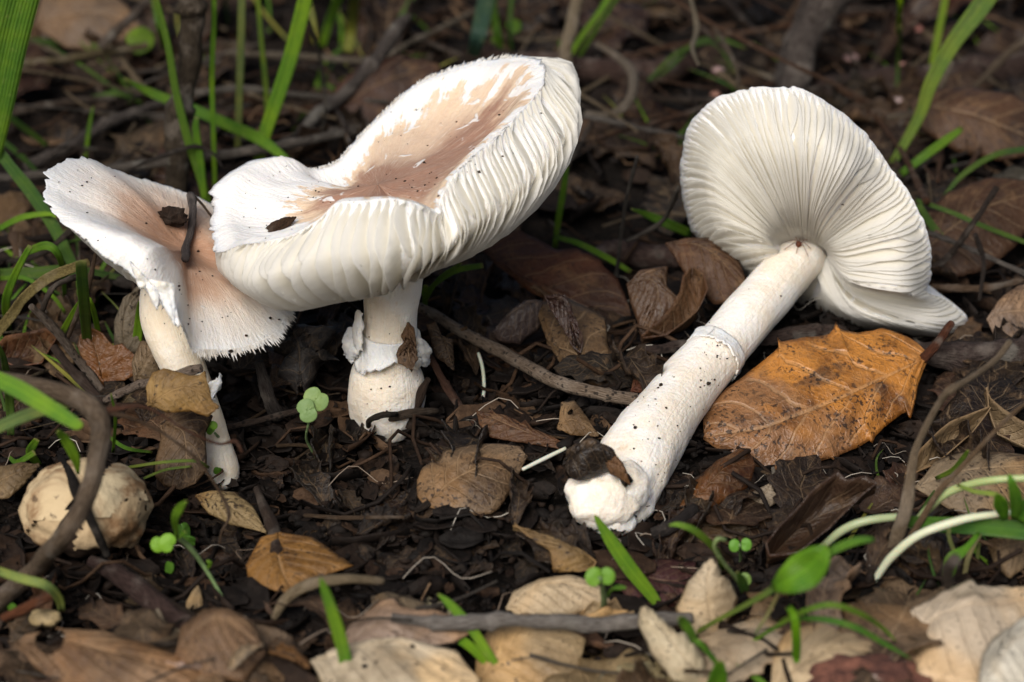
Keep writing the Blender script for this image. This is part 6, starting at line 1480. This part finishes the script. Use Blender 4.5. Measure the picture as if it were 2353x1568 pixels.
fill(34, (-40, 520, 420, 1000), (90, 190), [B1, B2, (.2, .14, .085), (.16, .09, .045)], 'in grass by the funnel mushroom', 'dead leaves beside the funnel mushroom')
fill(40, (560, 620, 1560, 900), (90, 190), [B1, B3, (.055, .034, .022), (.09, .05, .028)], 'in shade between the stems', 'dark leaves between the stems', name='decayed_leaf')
fill(20, (1650, 640, 2400, 960), (100, 210), [B1, B3, (.10, .055, .03)], 'around the golden leaf', 'dark leaves around the golden leaf')
fill(66, (420, 1000, 1700, 1330), (60, 150), [B3, (.028, .018, .013), (.04, .024, .016), (.06, .034, .02)], 'pressed into bare soil', 'decayed leaves on the bare soil', M_LEAFW, up=.05, name='decayed_leaf')
fill(34, (1560, 980, 2400, 1330), (90, 200), [B1, B3, (.10, .058, .033), (.15, .09, .05)], 'around the bent straw', 'brown leaves around the bent straw')
fill(22, (-40, 1290, 760, 1540), (90, 200), [B1, (.12, .07, .04), (.16, .10, .06)], 'beneath the gall', 'brown leaves beneath the gall')
fill(46, (380, 1380, 2400, 1620), (110, 240), [(.30, .21, .13), (.42, .32, .21), (.20, .12, .07), (.46, .38, .28)], 'around the lichen covered twig', 'pale leaves around the lichen covered twig')

# uncountable crumbs and shreds
def stamp(name, tv, tf, pos, mats, tone, mat, label):
    """many small pieces as one mesh: template verts tv (n,3), faces tf, rotation/scale matrices mats (k,3,3), positions (k,3)"""
    tv = np.asarray(tv, float); n = len(tv); k = len(pos)
    vs = np.einsum('kij,nj->kni', mats, tv) + pos[:, None, :]
    me = bpy.data.meshes.new(name)
    F = np.asarray(tf, int); w = F.shape[1]
    allf = (F[None] + (np.arange(k) * n)[:, None, None]).reshape(-1, w)
    me.vertices.add(k * n); me.vertices.foreach_set('co', vs.reshape(-1))
    me.loops.add(allf.size); me.loops.foreach_set('vertex_index', allf.reshape(-1).astype(np.int32))
    me.polygons.add(len(allf)); me.polygons.foreach_set('loop_start', np.arange(0, allf.size, w, dtype=np.int32)); me.polygons.foreach_set('loop_total', np.full(len(allf), w, dtype=np.int32))
    a = me.attributes.new('tone', 'FLOAT', 'POINT'); a.data.foreach_set('value', np.repeat(tone, n).astype(np.float32))
    me.update(); me.validate(); me.materials.append(mat)
    o = bpy.data.objects.new(name, me); COL.objects.link(o); tag(o, label, None, None, 'stuff')
    return o
rg = np.random.default_rng(5)
def rotations(k, flat=1.0):
    a = rg.uniform(0, 2 * np.pi, k); ca, sa = np.cos(a), np.sin(a); Z = np.zeros(k); I = np.ones(k)
    Rz = np.stack([np.stack([ca, -sa, Z], 1), np.stack([sa, ca, Z], 1), np.stack([Z, Z, I], 1)], 1)
    b = rg.normal(0, flat, k); cb, sb = np.cos(b), np.sin(b)
    Rx = np.stack([np.stack([I, Z, Z], 1), np.stack([Z, cb, -sb], 1), np.stack([Z, sb, cb], 1)], 1)
    return Rz @ Rx @ Rz.transpose(0, 2, 1) @ Rz
def places(k, box):
    x = rg.uniform(box[0], box[2], k); y = rg.uniform(box[1], box[3], k)
    return np.stack([x, y, [height(a, b) for a, b in zip(x, y)]], 1)
k_ = NT('litter_shreds'); t_ = k_.attr('tone'); P_ = k_.n('ShaderNodeTexCoord', out=3); m_ = k_.noise(P_, 300, 4, .7)
rp = k_.t.nodes.new('ShaderNodeValToRGB'); e_ = rp.color_ramp.elements
e_[0].position, e_[0].color = 0, (.006, .004, .003, 1); e_[1].position, e_[1].color = 1, (.16, .10, .056, 1)
for pos_, c_ in ((.35, (.013, .008, .0055, 1)), (.6, (.036, .019, .010, 1)), (.82, (.070, .039, .021, 1))): q = e_.new(pos_); q.color = c_
k_.put(rp.inputs[0], t_); c_ = k_.mix(k_.rng(m_, .35, .7), k_.mix(1.0, rp.outputs[0], (.45, .42, .4), 'MULTIPLY'), rp.outputs[0])
k_.put(k_.b.inputs['Normal'], k_.bump(m_, .7, .001)); M_SHRED = k_.set(Base_Color=c_, Roughness=.75, Specular_IOR_Level=.2)
k_ = NT('pale_thread'); M_THREAD = k_.set(Base_Color=k_.mix(k_.attr('tone'), (.16, .10, .06), (.45, .42, .36)), Roughness=.6)
v_, f_ = lump(Vector((0, 0, 0)), 1, 1, 1, 2, 1, .9, 1.4)
for box, k, sz, lab in (((-.17, -.17, .17, .10), 7000, (.0004, .0014), 'crumbs of black soil around the mushrooms'), ((-.34, -.2, .34, .5), 4200, (.0006, .002), 'crumbs of dark humus through the wider litter')):
    s = rg.uniform(sz[0], sz[1], k) * rg.choice([.6, .8, 1, 1.6], k, p=[.4, .3, .2, .1]); p = places(k, box); p[:, 2] += s * .2 + rg.uniform(-.001, .002, k)
    stamp('soil_crumbs', v_, f_, p, rotations(k, 1.2) * s[:, None, None] * rg.uniform(.35, 1.5, (k, 1, 3)), rg.uniform(0, .5, k) ** 1.2, M_SHRED, lab)
# curled shreds of leaf
for vi in range(3):
    r2 = random.Random(50 + vi); rows = []
    for i in range(5):
        t = i / 4 - .5; row = []
        for j in range(4):
            s = j / 3 - .5; w = (1 - (2 * t) ** 2 * .7) * r2.uniform(.75, 1.1)
            row.append(Vector((t * 2, s * 1.1 * w, .5 * t * t * r2.uniform(.2, 1.6) + .8 * s * s + r2.uniform(-.08, .08))))
        rows.append(row)
    v_, f_ = sheet(rows, .05)
    k = 1700; s = .0015 + .009 * rg.uniform(0, 1, k) ** 2.5; p = places(k, (-.36, -.2, .36, .52)); p[:, 2] += rg.uniform(-.001, .003, k)
    stamp('leaf_shreds', v_, f_, p, rotations(k, .6) * s[:, None, None], np.clip(rg.normal(.45, .22, k), 0, 1), M_SHRED, ['broken shreds of dead leaf strewn over soil', 'curled flakes of dead leaf strewn over soil', 'thin torn flakes of leaf litter'][vi])
    k = 1900; s = .0008 + .006 * rg.uniform(0, 1, k) ** 3; p = places(k, (-.16, -.16, .14, .06)); p[:, 2] += rg.uniform(-.001, .002, k)
    stamp('leaf_shreds', v_, f_, p, rotations(k, .7) * s[:, None, None], np.clip(rg.normal(.22, .20, k), 0, 1), M_SHRED, ['blackish leaf shreds on the bare soil', 'dark curled leaf flakes on the bare soil', 'fine dark leaf flakes on the bare soil'][vi])
# fine rootlets and stalk bits
for vi in range(3):
    r2 = random.Random(80 + vi); P = [Vector((i / 7 - .5, .18 * math.sin(i * .9 + vi), .10 * math.sin(i * 1.3 + vi * 2) + .06)) for i in range(8)]
    v_, f_, u_ = tube(P, [.014] * 8, 5, cap=False)
    k = 260; s = rg.uniform(.012, .045, k); p = places(k, (-.34, -.19, .34, .5)); p[:, 2] += rg.uniform(.0, .004, k); bq = V(1400, 1180, dG(1400, 1235)); p[:, 2] -= .05 * (np.hypot(p[:, 0] - bq.x, p[:, 1] - bq.y) < .03)
    stamp('rootlets', v_, f_, p, rotations(k, .22) * s[:, None, None], np.clip(rg.normal(.62, .25, k), 0, 1), M_SHRED, ['wiry rootlets through the leaf litter', 'thin broken stalks through the leaf litter', 'bent dry fibres through the leaf litter'][vi])
# pale threads of fungus and root in the soil
P = [Vector((i / 9 - .5, .15 * math.sin(i * .8), .08 * math.sin(i * 1.1) + .05)) for i in range(10)]
v_, f_, u_ = tube(P, [.006] * 10, 4, cap=False)
k = 170; s = rg.uniform(.006, .026, k); p = places(k, (-.2, -.16, .2, .1)); p[:, 2] += rg.uniform(.001, .004, k)
stamp('pale_threads', v_, f_, p, rotations(k, .4) * s[:, None, None], rg.uniform(0, 1, k), M_THREAD, 'hair fine pale threads of root and fungus in the soil')
# litter beyond the frame, so the floor goes on
v_, f_, u_ = VARIANTS[3]
for box, k in (((-1.6, -.9, 1.6, 2.4), 2600),):
    p = places(k, box); keep = ~((np.abs(p[:, 0]) < .22 + .12 * np.clip(p[:, 1] + .2, 0, 1)) & (p[:, 1] > -.2) & (p[:, 1] < .55)); p = p[keep]; k = len(p); p[:, 2] += rg.uniform(.001, .007, k)
    stamp('leaf_carpet', [tuple(q) for q in v_], [t for t in f_ if len(t) == 4], p, rotations(k, .3) * rg.uniform(.6, 1.3, (k, 1, 1)), np.clip(rg.normal(.7, .2, k), 0, 1), M_SHRED, 'carpet of dead oak leaves continuing around the spot')
